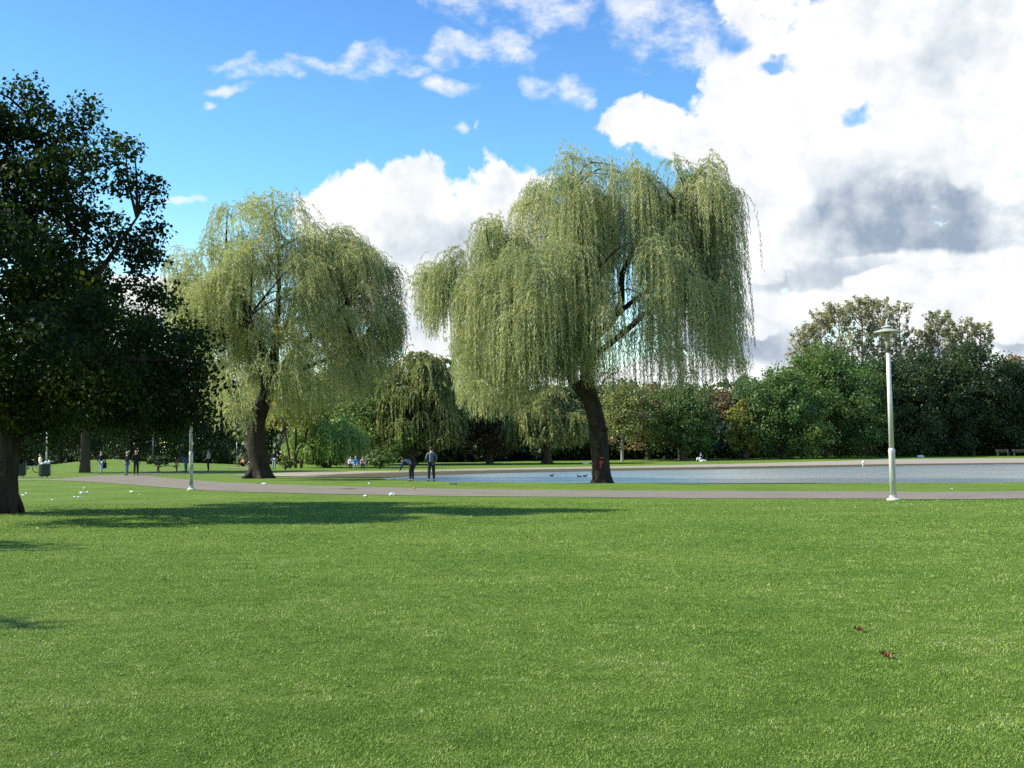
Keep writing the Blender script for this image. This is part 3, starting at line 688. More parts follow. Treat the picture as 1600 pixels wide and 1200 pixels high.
LT = [(252, 430), (268, 390), (288, 362), (312, 385), (340, 350), (358, 320), (395, 305), (440, 288), (475, 312), (488, 340), (520, 340), (550, 350), (565, 370), (590, 398), (622, 425), (638, 470)]
LB = [(252, 500), (280, 520), (300, 560), (320, 620), (340, 685), (370, 690), (400, 690), (430, 670), (480, 660), (540, 655), (590, 635), (615, 580), (638, 520)]
willow_tree('willow_tree', 'olive bushy willow on the grass left of the pond, behind the maple', None, 404, 63.0, LT, LB, 6.2,
            [(0.2, 0, -.1, .80), (.12, 0, .3, .66), (0, 0, 1.0, .55), (-.15, 0, 2.2, .53), (-.1, 0, 3.4, .5), (.4, 0, 4.8, .4), (.8, 0, 6.6, .3), (1.0, 0, 9, .2), (1.1, 0, 12, .1), (.8, 0, 15.5, .04)],
            [[(-.1, 0, 3.2, .3), (-.9, -.2, 4.0, .25), (-2.2, -.5, 6, .16), (-3.6, -.5, 8.6, .09), (-4.6, 0, 10.5, .04)], [(.5, 0, 5.2, .26), (1.8, .2, 7, .19), (3.6, .4, 9, .11), (5.6, 0, 10.6, .05)], [(.7, 0, 6.6, .2), (-.5, .3, 8.8, .15), (-1.6, 0, 11.4, .09), (-2, 0, 13.6, .04)],
             [(.3, 0, 4.6, .2), (.6, -2, 6.6, .14), (.4, -4, 9, .06)], [(.3, 0, 4.4, .2), (.2, 2, 6.6, .14), (.5, 4, 9, .06)], [(.9, 0, 7.6, .18), (2.2, -.6, 9.6, .12), (3.4, -.6, 12.2, .05)], [(.6, 0, 5.4, .18), (3, -.8, 6.4, .12), (6, -.6, 7.6, .05)]],
            M['willow_olive'], 560, 22, (0.9, 2.9), (0.19, 0.034), 22, (0.4, 1.3), 0.22, spacing=0.07, ragged=0.5)

# ---- trees beyond the pond
TREES = 'trees beyond the pond'
def bg_tree(name, label, px, D, top, wpx, mat, seed, low=0.18, shape='broad', n_lobes=13, dens=2.3, leaf_px=2.4, trunk_r=0.28, bark='bark_far', lean=0.0, multi=1, cat='tree', rd=None):
    rg = np.random.default_rng(seed)
    root = stand(px, D); o = thing(name, label, cat, root, 0, TREES if cat == 'tree' else None)
    H = at(px, top, D).z - root.z; W = wpx * D / FPX; k = D / 1088.0
    lobes = []
    for i in range(n_lobes):
        t = (i + 0.5) / n_lobes; z = H * (low + (1 - low) * (0.12 + 0.80 * t))
        prof = math.sqrt(max(0.05, 1 - (2 * (t * 0.92 + 0.04) - 0.86) ** 2)) if shape == 'broad' else (1 - t) ** 0.6 + 0.15
        a = i * 2.4 + rg.random() * 0.8; rr = W * 0.5 * prof * (0.42 + 0.25 * rg.random())
        lr = W * (0.20 + 0.08 * rg.random()) * (0.65 + 0.4 * prof)
        lobes.append((math.cos(a) * rr + lean * z, math.sin(a) * rr * 0.9, min(z, H - lr * 0.7), lr, lr, lr * (0.8 if shape == 'broad' else 0.9)))
    lobes.append((lean * H, 0, H - W * 0.13, W * .15, W * .15, W * .13))
    lobes.append((lean * H * .6, 0, H * (low + (1 - low) * .5), W * .30, W * .30, H * (1 - low) * .34))
    size = leaf_px * k
    cl, wh = lobes_clusters(lobes, 2.0 / (max(W, 4) * 0.085) ** 2, rg, 0.45)
    keep = cl[:, 2] > max(H * low * 0.55, 0) + 0.3; cl, wh = cl[keep], wh[keep]
    n_total = int(dens * W * H * (1 - low) * 2.2 / (size * size * 0.4)); n_each = max(8, n_total // len(cl))
    tl = 0.45 + 0.12 * rg.standard_normal(len(lobes))
    lv = blob_leaves(cl, W * 0.075 * (0.7 + 0.7 * rg.random(len(cl))), n_each, size, rg, 0.75, tl[wh] + 0.10 * rg.standard_normal(len(cl)), np.array([0, 0, H * .5]))
    tb = Tubes(); pts = []
    for q in range(multi):
        dx_ = 0 if multi == 1 else (q - (multi - 1) / 2) * 0.5
        P = tb.add([(dx_, 0, -.1), (dx_ * 1.2, 0, H * .12), (dx_ * 2.2 + lean * H * .4, .1 * q, H * .42), (dx_ * 3.2 + lean * H * .9, 0, H * .86)], [trunk_r * 1.25, trunk_r, trunk_r * .65, trunk_r * .15], 8, 14, 0.04, rg); pts.append(P[3:])
    limbs_to(tb, np.vstack(pts), cl[rg.choice(len(cl), min(len(cl), 45), replace=False)], rg, trunk_r * 0.35, 0.03, 0.2)
    tb.build('trunk', M[bark], o)
    link('crown', leaf_mesh('crown', *lv), M[mat] if isinstance(mat, str) else mat, o)
    return o
def bg_willow(label, px, D, top, bottom, depth, seed, mat, trunk_r=0.4, K=110, lenr=(1.5, 4.0), leaf=(0.42, 0.12), base_px=None, name='willow_tree', strands=14, low_limb=None):
    b = base_px if base_px else px; root = stand(b, D); H = at(px, min(t[1] for t in top), D).z - root.z
    dxp = (px - b) * D / FPX
    return willow_tree(name, label, TREES, b, D, top, bottom, depth, [(0, 0, -.1, trunk_r * 1.5), (0, 0, .5, trunk_r), (dxp * .1, 0, H * .25, trunk_r * .85), (dxp * .5, 0, H * .5, trunk_r * .5), (dxp, 0, H * .9, .06)],
                       [[(dxp * .2, 0, H * .3, trunk_r * .5), (dxp * .3 - H * .15, 0, H * .5, .12), (dxp - H * .25, 0, H * .62, .05)], [(dxp * .2, 0, H * .3, trunk_r * .5), (dxp + H * .18, 0, H * .5, .12), (dxp + H * .28, 0, H * .62, .05)]],
                       mat, K, strands, lenr, leaf, seed, (0.6, 1.8), 0.05, bark=M['bark_far'], spacing=0.17, ragged=0.7, n_limbs=40)
bg_tree('lawn_tree', 'tree with pale thick trunk and dark crown behind the maple, near the walkers', 133, 82, 470, 260, 'leaf_deep', 41, 0.25, trunk_r=.36, leaf_px=2.6)
bg_tree('broadleaf_tree', 'dark tree at the left end of the far wood', 20, 150, 560, 220, 'leaf_deep', 42, 0.1)
bg_tree('broadleaf_tree', 'dark spreading tree in the far wood behind the litter bin', 95, 165, 545, 240, 'leaf_deep', 43, 0.1)
bg_tree('broadleaf_tree', 'dark tree standing behind the grass mound', 205, 185, 540, 240, 'leaf_deep', 44, 0.08)
bg_tree('broadleaf_tree', 'tall dark tree in the wood behind the picnic table', 290, 205, 540, 220, 'leaf_deep', 45, 0.06)
bg_tree('broadleaf_tree', 'dark green tree behind the row of far lamps', 365, 310, 600, 190, 'leaf_deep', 46, 0.05, leaf_px=2.6)
bg_tree('slender_tree', 'yellow green tree with several thin stems beside the olive willow', 462, 98, 560, 130, 'leaf_yellow', 47, 0.30, multi=3, trunk_r=.12, dens=1.5)
bg_tree('broadleaf_tree', 'dark yellow flecked tree behind the small weeping willow', 545, 118, 560, 190, 'leaf_olive', 48, 0.1)
bg_tree('broadleaf_tree', 'deep green tree behind the seated group on the bench', 600, 112, 580, 150, 'leaf_green', 49, 0.08, dens=2.0)
bg_willow('small bright green weeping willow behind the pond end', 512, 100, [(450, 690), (470, 672), (495, 665), (515, 650), (540, 640), (560, 648), (575, 672)], [(450, 732), (480, 732), (530, 733), (575, 726)], 3.4, 50, M['weeping_green'], .2, 90, (1.2, 3.2), (0.34, 0.10))
bg_willow('pale rounded willow with dark stout trunk behind the standing adult', 660, 112, [(588, 625), (604, 582), (630, 554), (655, 543), (684, 550), (706, 568), (730, 602)], [(588, 712), (640, 706), (690, 710), (730, 700)], 5.0, 51, M['willow_far'], .55, 300, base_px=641)
bg_tree('broadleaf_tree', 'olive tree filling the gap behind the pale rounded willow', 612, 138, 566, 150, 'leaf_olive', 85, 0.05)
bg_tree('broadleaf_tree', 'olive green tree right of the pale rounded willow, behind the rust brown tree', 722, 142, 572, 150, 'leaf_olive', 86, 0.05)
bg_tree('broadleaf_tree', 'dark rust brown tree between two pale willows', 765, 116, 625, 125, 'leaf_rust', 52, 0.22, trunk_r=.35, dens=2.6)
bg_willow('pale drooping willow left of the big willow trunk, beyond the water', 855, 112, [(785, 670), (800, 640), (825, 612), (855, 600), (880, 610), (905, 630), (918, 660)], [(785, 700), (830, 705), (880, 708), (918, 700)], 4.2, 53, M['willow_far'], .42, 130)
bg_tree('slender_tree', 'thin trunked brownish tree just right of the big willow trunk', 972, 122, 594, 110, 'leaf_olive', 54, 0.25, trunk_r=.16, dens=1.4, bark='bark_pale')
bg_tree('broadleaf_tree', 'brown leaved tree in the middle of the far bank', 1012, 128, 600, 130, 'leaf_brown', 55, 0.15, dens=1.8)
bg_tree('broadleaf_tree', 'green round tree on the far bank left of the reddish tree', 1066, 124, 600, 125, 'leaf_green', 56, 0.1)
bg_tree('broadleaf_tree', 'reddish brown tree below the sky gap', 1122, 150, 604, 130, 'leaf_brown', 57, 0.06)
bg_tree('broadleaf_tree', 'small green tree top showing over the reddish tree', 1164, 190, 583, 50, 'leaf_green', 58, 0.1)
bg_tree('yellowing_tree', 'yellowing low tree at the left edge of the green wood', 1166, 126, 622, 62, 'leaf_yellow', 59, 0.04)
bg_tree('broadleaf_tree', 'sunlit green tree leading the right hand wood', 1222, 128, 578, 165, 'leaf_green', 60, -0.04, dens=2.8)
bg_tree('broadleaf_tree', 'broad green tree left of the tall lamp post, below the poplars', 1290, 136, 540, 200, 'leaf_green', 61, -0.04, dens=2.6)
bg_tree('broadleaf_tree', 'dark green tree directly behind the tall lamp post', 1375, 142, 558, 190, 'leaf_deep', 62, -0.04, dens=2.6)
bg_tree('broadleaf_tree', 'dark green tree right of the tall lamp post', 1450, 146, 553, 185, 'leaf_deep', 63, -0.04, dens=2.6)
bg_tree('broadleaf_tree', 'tallest dark green tree near the right end of the wood', 1520, 148, 538, 170, 'leaf_deep', 64, -0.04, dens=2.6)
bg_tree('broadleaf_tree', 'dark low tree at the right end of the wood by the benches', 1592, 150, 566, 160, 'leaf_deep', 65, -0.04, dens=2.6)
bg_tree('broadleaf_tree', 'rust brown tree top above the right end of the wood', 1588, 190, 553, 80, 'leaf_brown', 66, 0.1)
bg_tree('broadleaf_tree', 'dark tree past the right end of the wood', 1680, 152, 560, 150, 'leaf_deep', 67, 0.05)
def poplar(label, px, D, top, wpx, seed):
    rg = np.random.default_rng(seed); root = stand(px, D)
    o = thing('poplar_tree', label, 'tree', root, 0, 'tall thin poplars behind the wood')
    H = at(px, top, D).z - root.z; W = wpx * 1.35 * D / FPX
    tb = Tubes(); lean = 0.03 * rg.standard_normal()
    P = tb.add([(0, 0, -.1), (lean * H * .4, 0, H * .4), (lean * H * .7, 0, H * .7), (lean * H, 0, H)], [.32, .24, .15, .03], 7, 16); tips = []
    for i in range(80):
        t = rg.uniform(.3, .97); p = P[int(t * 15)]; a = rg.random() * 6.283; ln = W * .52 * (1.25 - t * .75) * (.6 + .5 * rg.random())
        q = p + np.array([math.cos(a) * ln, math.sin(a) * ln, ln * (.9 + .7 * rg.random())]); q[2] = min(q[2], H * 1.01)
        tb.add([p, p * .5 + q * .5 + np.array([math.cos(a), math.sin(a), -.4]) * ln * .1, q], [.05, .035, .012], 4, 5)
        for s_ in (.55, .8, 1.0): tips.append(p * (1 - s_) + q * s_)
    tips = np.array(tips + [P[-1], P[-2], P[-3]])
    tb.build('trunk', M['bark_pale'], o)
    dens = np.clip(.35 + .8 * (tips[:, 2] / H - .45), .25, 1)
    tips = tips[rg.random(len(tips)) < dens + .2]
    lv = blob_leaves(tips, W * .06 * (.7 + .8 * rg.random(len(tips))), 18, 0.36, rg, 1.0, None, np.array([0, 0, H * .6]))
    link('crown', leaf_mesh('crown', *lv), M['leaf_poplar'], o)
for args in (('shortest poplar at the left end of the poplar row', 1262, 172, 512, 50, 71), ('poplar second from the left end of the row, above the broad green tree', 1292, 174, 490, 56, 72), ('poplar with rounded top, third from the left end of the row', 1322, 172, 476, 56, 73), ('highest poplar, just left of the tall lamp post', 1350, 175, 468, 52, 74), ('poplar standing right behind the lamp head', 1388, 174, 472, 56, 75), ('poplar just right of the lamp head', 1414, 176, 480, 50, 76),
             ('thin poplar left of the gap pair, above the dark wood', 1448, 178, 510, 44, 77), ('thin leafless topped poplar above the dark wood', 1474, 176, 490, 48, 78), ('thin poplar beside the tallest dark tree', 1504, 178, 500, 48, 79), ('last thin poplar at the right end of the row', 1532, 178, 508, 44, 80)):
    poplar(*args)
# bushes
bg_tree('garden_shrub', 'low round shrub beside the olive willow trunk', 446, 88, 712, 34, 'leaf_olive', 81, 0.0, n_lobes=6, trunk_r=.05, cat='shrub', leaf_px=2.4)
bg_tree('garden_shrub', 'leafy green shrub right of the seated group', 594, 92, 702, 60, 'leaf_green', 82, 0.0, n_lobes=8, trunk_r=.06, cat='shrub', leaf_px=2.4)
bg_tree('garden_shrub', 'dark low shrub behind the picnic table', 248, 118, 712, 44, 'leaf_deep', 83, 0.0, n_lobes=6, trunk_r=.06, cat='shrub', leaf_px=2.4)
bg_tree('garden_shrub', 'brownish shrub under the small weeping willow', 505, 101, 712, 60, 'leaf_olive', 84, 0.0, n_lobes=7, trunk_r=.05, cat='shrub', leaf_px=2.4)

# ---- the wood that closes the view behind them, one mass
def wood():
    rg = np.random.default_rng(90); C_ = []; T_ = []
    tb = Tubes()
    def belt(x0, x1, D0, D1, htop, n, low, bias=0.05):
        for _ in range(n):
            t = rg.random(); px = x0 + (x1 - x0) * t; D = rg.uniform(D0, D1) if not callable(D0) else D0(px) + rg.uniform(0, D1)
            p = stand(px, D); h = max(4.0, (at(px, htop(px), D).z - p.z) * (0.8 + 0.22 * rg.random()))
            w = 2.6 + 2.2 * rg.random()
            q = unit(rg.standard_normal((16, 3))) * (0.5 + .5 * rg.random((16, 1))) * np.array([w, w, h * (1 - low) * .5]) + np.array([p.x, p.y, p.z + h * (low + (1 - low) * .5)])
            C_.append(q); T_.append(np.full(16, bias + rg.random() * 0.5))
            tb.add([(p.x, p.y, p.z - .2), (p.x + .1, p.y, p.z + h * .45), (p.x, p.y, p.z + h * .8)], [.22, .17, .06], 5, 5)
    belt(-260, 430, lambda px: 220 + 100 * max(0, min(1, (px - 150) / 200)), 50, lambda px: 590, 90, 0.0)
    belt(400, 760, 138, 175, lambda px: 590, 110, 0.0, 0.4)
    belt(700, 1180, 145, 190, lambda px: 588, 130, 0.0, 0.4)
    belt(1150, 1900, 160, 200, lambda px: 572, 120, 0.0)
    for x0, x1, D0, D1, n_ in ((-300, 440, 215, 250, 130), (330, 440, 312, 330, 30), (420, 1180, 132, 150, 120), (1150, 1900, 150, 165, 110)):
        for _ in range(n_):
            p = stand(rg.uniform(x0, x1), rg.uniform(D0, D1)); w = 3.0
            q = rg.standard_normal((12, 3)) * np.array([w * .6, w * .5, 1.0]) + np.array([p.x, p.y, p.z + 1.9]); q[:, 2] = np.maximum(q[:, 2], p.z + .25)
            C_.append(q); T_.append(np.full(12, rg.random() * .3))
    cl = np.vstack(C_); tint = np.concatenate(T_)
    lv = blob_leaves(cl, 0.9 + .8 * rg.random(len(cl)), 42, 0.62, rg, .8, tint)
    return lv, tb
lv, tb = wood()
V = np.vstack(tb.v); F = np.vstack(tb.f)
C, U, Nn, L, W, tint = lv
me = leaf_mesh('far_wood', C, U, Nn, L, W, tint)
lvv = np.empty(len(me.vertices) * 3, np.float32); me.vertices.foreach_get('co', lvv)
nl = len(C)
me2 = np_mesh('far_wood', np.vstack([lvv.reshape(-1, 3), V]), np.vstack([np.arange(4 * nl).reshape(-1, 4), F + 4 * nl]), np.concatenate([tint, np.zeros(len(F))]), np.concatenate([np.zeros(nl), np.ones(len(F))]))
bpy.data.meshes.remove(me)
o = link('far_wood', me2, [M['leaf_deep'], M['bark_far']]); tag(o, 'dark mass of woodland closing the view behind the separate trees', 'woodland', kind='stuff')

# ------------------------------------------------------------------ street furniture
m = material('weathered galvanised metal'); M['lamp_metal'] = m
n1 = tex(5, 6, 0.65, (1, 1, 0.12)); n2 = tex(11, 6, 0.7, (1, 1, 0.5))
c = ramp(n1, [(0.3, (0.42, 0.41, 0.39)), (0.7, (0.68, 0.67, 0.64))]); c = mixc(n2.step(0.58, 0.72) * 0.6, c, (0.20, 0.12, 0.07))
p = node('ShaderNodeBsdfPrincipled', Base_Color=c, Roughness=0.5, Metallic=0.15); finish(p.outputs[0])
M['lamp_dull'] = plain('dull lamp cover', (0.42, 0.42, 0.36), 0.5, 0.3, 0.2, 9.0, 0.5)
M['lamp_bowl'] = plain('grimy lamp bowl', (0.20, 0.20, 0.13), 0.35, 0.0, 0.3, 9.0, 0.5)
M['grey_metal'] = plain('grey metal', (0.30, 0.32, 0.33), 0.45, 0.5, 0.15)
M['dark_rubber'] = plain('dark rubber', (0.02, 0.02, 0.02), 0.7)
M['concrete'] = plain('pale concrete', (0.50, 0.47, 0.42), 0.9, 0, 0.2, 12, 0.2)
m = material('peeling post paint'); M['peeling'] = m
n = tex(9, 5, 0.7, (1, 1, 0.5))
p = node('ShaderNodeBsdfPrincipled', Base_Color=ramp(n, [(0.40, (0.10, 0.12, 0.10)), (0.5, (0.38, 0.42, 0.38)), (0.62, (0.50, 0.54, 0.50))]), Roughness=0.6); finish(p.outputs[0])
def lamp_post(label, loc, metal, rz=0.0, tilt=0.0, group=None, h=5.15):
    o = thing('lamp_post', label, 'lamp post', loc, rz, group); o.rotation_euler = (0, tilt, rz)
    MB().lathe([(.20, -.02), (.20, .03), (.17, .05), (.115, .08), (.11, .14)], 20).build('base_plate', M['concrete'], o)
    MB().lathe([(.093, .08), (.093, 1.42), (.099, 1.44), (.099, 1.52), (.088, 1.55), (.074, 1.58)], 20).build('lower_pole', metal, o, True)
    MB().lathe([(.075, 1.55), (.064, h - .62)], 20).build('upper_pole', metal, o, True)
    MB().box(-.02, -.089, .75, .09, .02, .34, bev=.004).build('access_door', M['grey_metal'], o)
    MB().lathe([(.10, h - .64), (.10, h - .58)], 16).build('collar', M['dark_rubber'], o)
    MB().lathe([(.065, h - .585), (.07, h - .40), (.085, h - .28), (.105, h - .14), (.115, h - .05), (.11, h - .03)], 20).build('lamp_bowl', M['lamp_bowl'], o, True)
    s = MB().lathe([(.18, h - .035), (.41, h - .055), (.425, h - .04), (.40, h - .015), (.22, h + .045), (.12, h + .075)], 28).build('lamp_shade', M['lamp_dull'], o)
    MB().lathe([(.05, h + .07), (.05, h + .105), (.18, h + .11), (.185, h + .125), (.10, h + .15), (.05, h + .17)], 20).build('lamp_cap', metal, o)
    MB().tube([(0, 0, h + .16), (-.015, 0, h + .26), (0.0, 0, h + .34), (.045, 0, h + .40)], [.035, .03, .024, .014], 8).build('finial', metal, o, True)
    return o
lamp_post('tall pale metal lamp post with round disc shade on the lawn beside the path', gnd(1396, 781.5), M['lamp_metal'], 0.3, -0.012)
lamp_post('lamp post with blotchy peeling paint, its head hidden in the maple leaves', gnd(299, 765.5), M['peeling'], 0, -0.02).scale = (.86, .86, 1)
first = lamp_post('distant lamp post right beside the olive willow trunk', stand(398, 150), M['lamp_metal'], group='distant lamp posts by the far path')
def copy_thing(o, loc, label, rz=0.0):
    c = o.copy(); COL.objects.link(c); c.location = loc; c.rotation_euler = (0, 0, rz); c['label'] = label
    for ch in list(o.children):
        d = ch.copy(); COL.objects.link(d); d.parent = c
    return c
for px, D, lb in ((370, 195, 'distant lamp post second from the olive willow trunk, with domed head'), (349.5, 235, 'distant lamp post third from the olive willow trunk'), (335, 262, 'distant lamp post behind the man in the grey vest, furthest of the row'), (239, 170, 'distant lamp post left of the picnic table, head lost in the leaves'), (259.5, 215, 'distant thin lamp post above the picnic table'), (73, 118, 'distant lamp post behind the litter bin, half hidden by leaves'), (1060, 127, 'lamp post on the far bank in front of the green round tree')):
    copy_thing(first, stand(px, D), lb)

M['bin_green'] = plain('dark green bin paint', (0.018, 0.035, 0.026), 0.5, 0, 0.3)
M['white_bag'] = plain('white plastic', (0.75, 0.76, 0.78), 0.4, 0, 0.08)
def litter_bin(label, loc, rz, full=True):
    o = thing('litter_bin', label, 'litter bin', loc, rz)
    b_ = MB().lathe([(.27, .12), (.30, .16), (.31, .78), (.29, .80)], 24)
    for k in range(18):
        a = k * math.pi / 9; b_.box(.312 * math.cos(a), .312 * math.sin(a), .47, .018, .06, .60, (0, 0, a))
    b_.build('body', M['bin_green'], o)
    MB().lathe([(.325, .77), (.335, .79), (.335, .84), (.325, .86), (.27, .86), (.27, .80)], 24).build('rim', M['bin_green'], o)
    for k in range(4):
        a = k * math.pi / 2 + .7; MB().tube([(.22 * math.cos(a), .22 * math.sin(a), .16), (.24 * math.cos(a), .24 * math.sin(a), .0)], .025).build('leg', M['grey_metal'], o)
    MB().tube([(.33, 0, .15), (.37, 0, .4), (.36, 0, .8)], .022).build('side_bar', M['grey_metal'], o)
    if full: MB().ball((.12, 0, .92), .14, 2, (1.2, .9, .75), .18, 3).ball((-.12, .05, .86), .12, 2, (1, 1, .7), .2, 4).ball((.27, .02, 1.0), .07, 2, (1, .7, 1.3), .2, 5).build('rubbish', M['white_bag'], o)
    return o
litter_bin('dark green litter bin overflowing with white rubbish beside the path', gnd(69, 747.3), .4)
litter_bin('dark litter bin half hidden behind the maple trunk', gnd(31, 746.5), .2, False)
M['wood'] = plain('weathered wood', (0.20, 0.13, 0.075), 0.8, 0, 0.35, 7, 0.2)
M['pale_wood'] = plain('sun bleached wood', (0.46, 0.36, 0.22), 0.8, 0, 0.25, 7, 0.2)
o = thing('picnic_table', 'wooden picnic table with attached seats on the grass behind the lamp post', 'picnic table', stand(262, 84), 0.15)
t_ = MB()
for k in range(4): t_.box(0, -.27 + .18 * k, .74, 1.8, .16, .045, bev=.006)
t_.build('tabletop', M['wood'], o)
for s in (-1, 1):
    b_ = MB()
    for k in range(2): b_.box(0, s * (.62 + .14 * k), .45, 1.8, .125, .045, bev=.006)
    b_.build('seat', M['pale_wood'], o)
    MB().box(s * .65, 0, .36, .07, .09, .95, (.55, 0, 0)).box(s * .65 + .075 * s, 0, .36, .07, .09, .95, (-.55, 0, 0)).box(s * .65 - .075 * s, 0, .40, .06, 1.55, .10).build('leg_frame', M['wood'], o)
def bench(label, loc, rz, L=1.8, mat='wood', group=None):
    o = thing('park_bench', label, 'bench', loc, rz, group)
    b_ = MB()
    for k in range(3): b_.box(0, -.16 + .16 * k, .45, L, .14, .04, bev=.005)
    b_.build('seat', M[mat], o)
    b_ = MB()
    for k in range(2): b_.box(0, .245 + .03 * k, .62 + .17 * k, L, .03, .13, (-.15, 0, 0), bev=.005)
    b_.build('backrest', M[mat], o)
    for s in (-1, 1):
        MB().box(s * L * .4, -.14, .215, .06, .06, .43).build('leg', M['grey_metal'], o)
        MB().box(s * L * .4, .21, .42, .06, .05, .84, (-.1, 0, 0)).build('leg', M['grey_metal'], o)
    return o
bench('bench with three seated people by the pond end, in front of the bushes', stand(557, 89.5), 0.1, 2.3).scale = (.84,) * 3
bench('low bench at the right end of the far bank under the dark trees', stand(1594, 140), 0.0, 2.0, 'wood')
bench('second low bench on the far bank, nearer the lamp post', stand(1567, 140), 0.0, 1.7, 'wood')
# bicycle on the grass
o = thing('bicycle', 'dark bicycle standing on the grass left of the litter bin', 'bicycle', stand(47.5, 83), 0.75)
for x in (-.52, .52):
    w_ = MB(); pts_ = [(x + .33 * math.cos(a), 0, .34 + .33 * math.sin(a)) for a in [k * 2 * math.pi / 20 for k in range(21)]]
    wh = w_.tube(pts_, .028, 6).build('wheel', M['dark_rubber'], o)
    sp_ = MB()
    for k in range(6):
        a = k * math.pi / 6; sp_.tube([(x + .31 * math.cos(a), 0, .34 + .31 * math.sin(a)), (x - .31 * math.cos(a), 0, .34 - .31 * math.sin(a))], .004, 4)
    sp_.build('spokes', M['grey_metal'], wh)
fr = MB(); [fr.tube([a, b_], .02) for a, b_ in (((-.52, 0, .34), (-.1, 0, .30)), ((-.1, 0, .30), (-.22, 0, .80)), ((-.52, 0, .34), (-.2, 0, .74)), ((-.2, 0, .72), (.34, 0, .76)), ((-.1, 0, .30), (.36, 0, .68)), ((.52, 0, .34), (.32, 0, .92)))]
fr.build('frame', plain('dark bicycle paint', (.03, .03, .05), .35), o)
MB().box(-.23, 0, .86, .25, .13, .06, bev=.02).build('saddle', M['dark_rubber'], o)
MB().tube([(.22, -.28, .98), (.31, -.1, .96), (.31, .1, .96), (.22, .28, .98)], .014).build('handlebar', M['grey_metal'], o)
o = thing('marker_post', "small pale blue and white post at the far water's edge", 'marker post', at(1349, 730, 101), 0.0)
o.location.z = gz(o.location.x, 101)
MB().lathe([(.10, -.2), (.10, .28), (.07, .30)], 12).build('post', plain('pale blue paint', (.30, .48, .62), .5), o)
MB().lathe([(.115, .27), (.13, .31), (.13, .44), (.05, .52)], 12).build('cap', M['white_bag'], o)

# ------------------------------------------------------------------ people
SKIN = plain('skin', (0.42, 0.25, 0.17), 0.5, 0, 0.08, 12, 0.4)
LIPS = plain('lips', (.35, .12, .10), .5)
DARK_EYE = plain('eyes', (0.02, 0.015, 0.012), 0.3)
def cloth(name, c): return plain(name, c, 0.85, 0, 0.22, 14, 0.15)
def base_pose():
    J = dict(pelvis=(0, 0, .93), waist=(0, 0, 1.08), chest=(0, .0, 1.28), collar=(0, 0, 1.43), neck=(0, .01, 1.50), jaw=(0, .035, 1.56), head=(0, .02, 1.63), crown=(0, .0, 1.69))
    for s, n in ((-1, 'L'), (1, 'R')):
        J.update({n + 'sh': (s * .18, 0, 1.40), n + 'el': (s * .235, -.03, 1.13), n + 'wr': (s * .25, .05, .89), n + 'hip': (s * .09, 0, .90), n + 'kn': (s * .10, .02, .49), n + 'an': (s * .105, -.02, .09), n + 'toe': (s * .13, .15, .04)})
    return J
def skin_mesh(name, verts, edges, radii, mat, parent, root=0, sub=1):
    me = bpy.data.meshes.new(name); me.from_pydata([tuple(v) for v in verts], edges, []); me.update()
    o = link(name, me, mat, parent)
    md = o.modifiers.new('Skin', 'SKIN'); md.use_smooth_shade = True
    sv = me.skin_vertices[0].data
    for i, r in enumerate(radii): sv[i].radius = (r, r) if not isinstance(r, tuple) else r
    sv[root].use_root = True
    ss = o.modifiers.new('Subdivision', 'SUBSURF'); ss.levels = ss.render_levels = sub
    return o
def chain_mesh(name, J, chains, R, mat, parent, first_joint, extra=None):
    names, V, E, rad = {}, [], [], []
    def vid(n):
        if n not in names: names[n] = len(V); V.append(Vector(J[n])); rad.append(R[n])
        return names[n]
    vid(first_joint)
    for c in chains:
        for a, b_ in zip(c, c[1:]): E.append((vid(a), vid(b_)))
    return skin_mesh(name, V, E, rad, mat, parent, 0)
